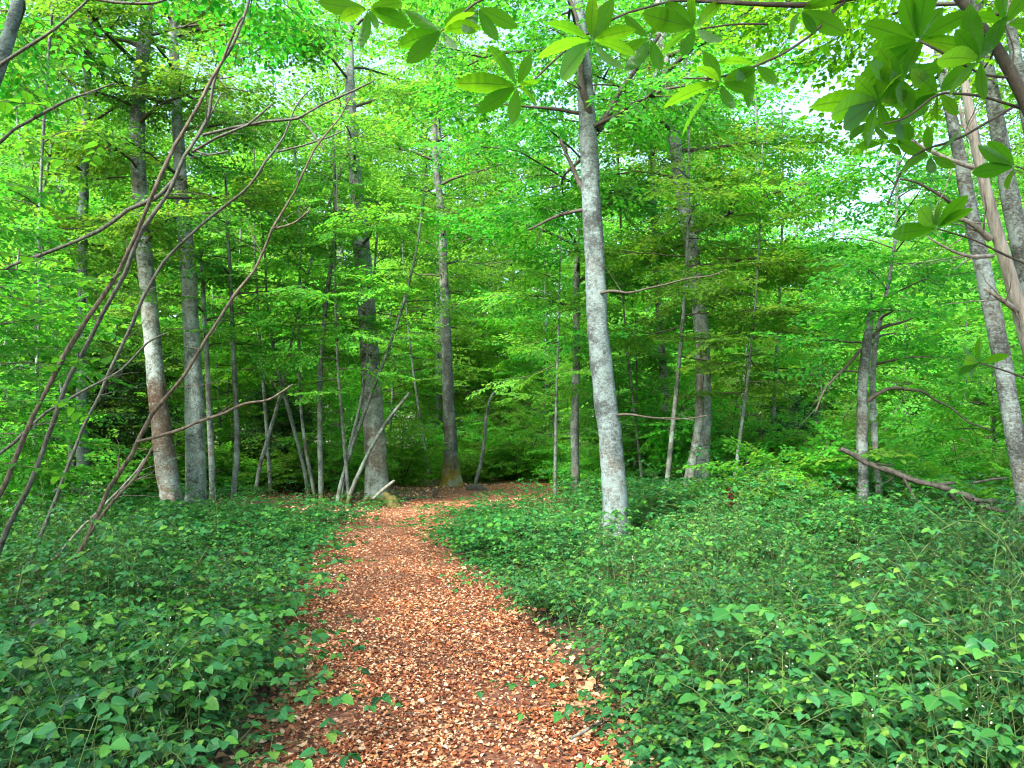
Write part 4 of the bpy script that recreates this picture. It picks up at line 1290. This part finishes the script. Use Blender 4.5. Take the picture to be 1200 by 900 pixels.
log('fallen_stick', 'thin straw coloured stick on the right edge of the path', 'stick', [(668, 866, 3), (685, 855, 4), (700, 845, 3)], [3.86, 3.96, 4.06], 'stempale')
log('fallen_stick', 'grey stick lying in the left brambles below the long stem', 'stick', [(130, 716, 4), (160, 720, 4), (195, 722, 4)], [6.5, 6.5, 6.5], 'stempale')


# ------------------------------------------------------------------ shoots standing out of the brambles
def shoot(label, rows, Y, mat_leaf, seed, n_leaf=14, size=.045, tm=L_LAN, name='bramble_shoot', cat='plant', group='shoots above the brambles', stem='cane', top=.25):
    r_ = np.random.default_rng(seed)
    pts, rad = px_stem(rows, Y)
    base = pts[0] + np.array([0, 0, .06])
    root = thing(name, base, label, cat, group)
    q, r = resample(pts, rad, .03)
    m = MB()
    add_tube(m, q, r, 6)
    m.build('stem', M[stem], root, base)
    m = MB()
    k = np.clip((top + (1 - top) * np.linspace(0, 1, n_leaf) ** .8) * (len(q) - 1), 0, len(q) - 1).astype(int)
    a = np.arange(n_leaf) * 2.4 + r_.uniform(0, 6)
    d = np.stack([np.cos(a), np.sin(a), .35 + r_.normal(size=n_leaf) * .2], 1)
    nr = np.stack([r_.normal(size=n_leaf) * .3, r_.normal(size=n_leaf) * .3, np.ones(n_leaf)], 1)
    s = size * (1.15 - .6 * np.linspace(0, 1, n_leaf)) * r_.uniform(.8, 1.2, n_leaf)
    place_leaves(m, q[k], d, nr, s, tm)
    m.build('foliage', M[mat_leaf], root, base, uv=True)
    return root


SH = [([(155, 740, 3), (145, 700, 3), (138, 660, 2.5), (132, 618, 2)], 6.3, 'tall thin shoot left of centre in the left brambles'),
      ([(5, 780, 3), (14, 740, 3), (20, 700, 2.5), (28, 665, 2)], 5.2, 'thin shoot nearest the left edge of the brambles'),
      ([(190, 876, 4), (210, 840, 3), (225, 800, 3), (238, 765, 2)], 4.0, 'pale shoot leaning right above the litter by the path'),
      ([(55, 900, 4), (85, 870, 3.5), (115, 845, 3), (132, 820, 2)], 3.7, 'pale arching shoot in the bottom left corner'),
      ([(240, 880, 3), (265, 850, 3), (290, 815, 2.5), (300, 790, 2)], 3.9, 'arching shoot beside the left edge of the path'),
      ([(112, 680, 2.5), (117, 650, 2.5), (122, 625, 2)], 8.0, 'short shoot behind the long reddish stem'),
      ([(205, 720, 3), (220, 680, 2.5), (245, 640, 2)], 7.0, 'slanting shoot below the twin trunks'),
      ([(335, 645, 2.5), (345, 625, 2.5), (356, 612, 2)], 11.0, 'small shoot near the left edge of the path bend'),
      ([(842, 650, 2.5), (838, 620, 2.5), (832, 596, 2)], 10.5, 'pale dry shoot under the forked beech'),
      ([(905, 720, 3), (920, 700, 2.5), (945, 688, 2)], 6.5, 'pale shoot arching right in the middle of the right brambles'),
      ([(1135, 790, 3), (1128, 750, 3), (1122, 715, 2.5)], 4.9, 'upright shoot below the young chestnut plant'),
      ([(1040, 830, 3), (1025, 805, 3), (1018, 785, 2)], 4.2, 'short upright shoot in the near right brambles'),
      ([(965, 790, 3), (985, 770, 3), (1005, 760, 2)], 4.8, 'slanting straw coloured shoot in the right brambles'),
      ([(700, 790, 3), (705, 760, 3), (712, 735, 2)], 5.2, 'leafy shoot at the path edge of the right brambles')]
for i, (rows, Y, lab) in enumerate(SH):
    shoot(lab, rows, Y, 'fern' if i % 3 else 'bramble', 900 + i, 16, .05)

# young chestnut plant in the right brambles
def young_chestnut():
    c = P(1120, 700, 5.6)
    b = np.array([c[0] + .05, c[1] + .05, float(gz(c[0], c[1]))])
    root = thing('young_chestnut', b, 'young chestnut plant with broad bright leaves above the right brambles', 'plant')
    m = MB()
    q, r = resample(np.array([b, (b + c) / 2 + [.03, 0, 0], c]), [.006, .005, .003], .04)
    add_tube(m, q, r, 6)
    m.build('stem', M['cane'], root, b)
    m = MB()
    pos, d, nr, sz = [], [], [], []
    for a, ln, t in ((95, 30, .3), (20, 50, .2), (40, 46, -.3), (175, 60, .1), (210, 28, -.2), (350, 52, .3), (140, 34, .4)):
        a = math.radians(a)
        dv = _R * math.cos(a) + _U * math.sin(a) * .6 + _F * t
        L = ln / FPX * 5.6 * .62
        pos.append(c), d.append(dv), nr.append([.1, -.5, .9]), sz.append([L * 2.0, L * 1.25, L])
    place_leaves(m, np.array(pos), np.array(d), np.array(nr, float), np.array(sz), L_CHE)
    m.build('foliage', M['fern'], root, b, uv=True)


young_chestnut()
# dead red-leaved sprigs under the forked beech
for i, (px, py, Y, lab) in enumerate(((862, 600, 11.5, 'dead sprig of dark red leaves, nearest the forked beech'), (900, 622, 11.0, 'dead sprig of dark red leaves midway between forked beech and broken trunk'), (955, 628, 10.6, 'dead sprig of dark red leaves nearest the broken trunk'))):
    c = P(px, py + 40, Y)
    r_ = np.random.default_rng(40 + i)
    shoot(lab, [(px + 4, py + 45, 3), (px, py + 10, 3), (px - 8, py - 28, 2)], Y, 'deadleaf', 950 + i, 60, .11, L_HAZ, name='dead_sprig', cat='dead plant', group='dead red sprigs', stem='twig', top=.3)

# ------------------------------------------------------------------ light
SUN_EL, SUN_AZ = math.radians(43), math.radians(-146)      # azimuth clockwise from the view direction
w = bpy.data.worlds.new('World')
SC.world = w
w.use_nodes = True
nt = w.node_tree
bg = nt.nodes['Background']
sky = nt.nodes.new('ShaderNodeTexSky')
sky.sky_type = 'NISHITA'
sky.sun_disc = False
sky.sun_elevation, sky.sun_rotation = SUN_EL, SUN_AZ
sky.air_density, sky.dust_density, sky.ozone_density = 1.0, 4.0, 1.0
nt.links.new(sky.outputs[0], bg.inputs[0])
bg.inputs[1].default_value = .15
sd = bpy.data.lights.new('sun', 'SUN')
sd.energy = 2.8
sd.angle = math.radians(11)
sd.color = (1, .97, .91)
so = bpy.data.objects.new('sun', sd)
COL.objects.link(so)
sv = Vector((math.sin(SUN_AZ) * math.cos(SUN_EL), math.cos(SUN_AZ) * math.cos(SUN_EL), math.sin(SUN_EL)))
so.rotation_euler = sv.to_track_quat('Z', 'Y').to_euler()
so.location = (0, 0, 30)

SC.view_settings.view_transform = 'Standard'
SC.view_settings.look = 'None'
SC.view_settings.gamma = 1
SC.view_settings.use_curve_mapping = False
SC.view_settings.exposure = 2.44
SC.render.engine = 'CYCLES'
SC.cycles.pixel_filter_type = 'BLACKMAN_HARRIS'
SC.cycles.filter_width = 1.1
SC.cycles.max_bounces = 8
SC.cycles.diffuse_bounces = 5
SC.cycles.glossy_bounces = 2
SC.cycles.transmission_bounces = 6
SC.cycles.caustics_reflective = False
SC.cycles.caustics_refractive = False
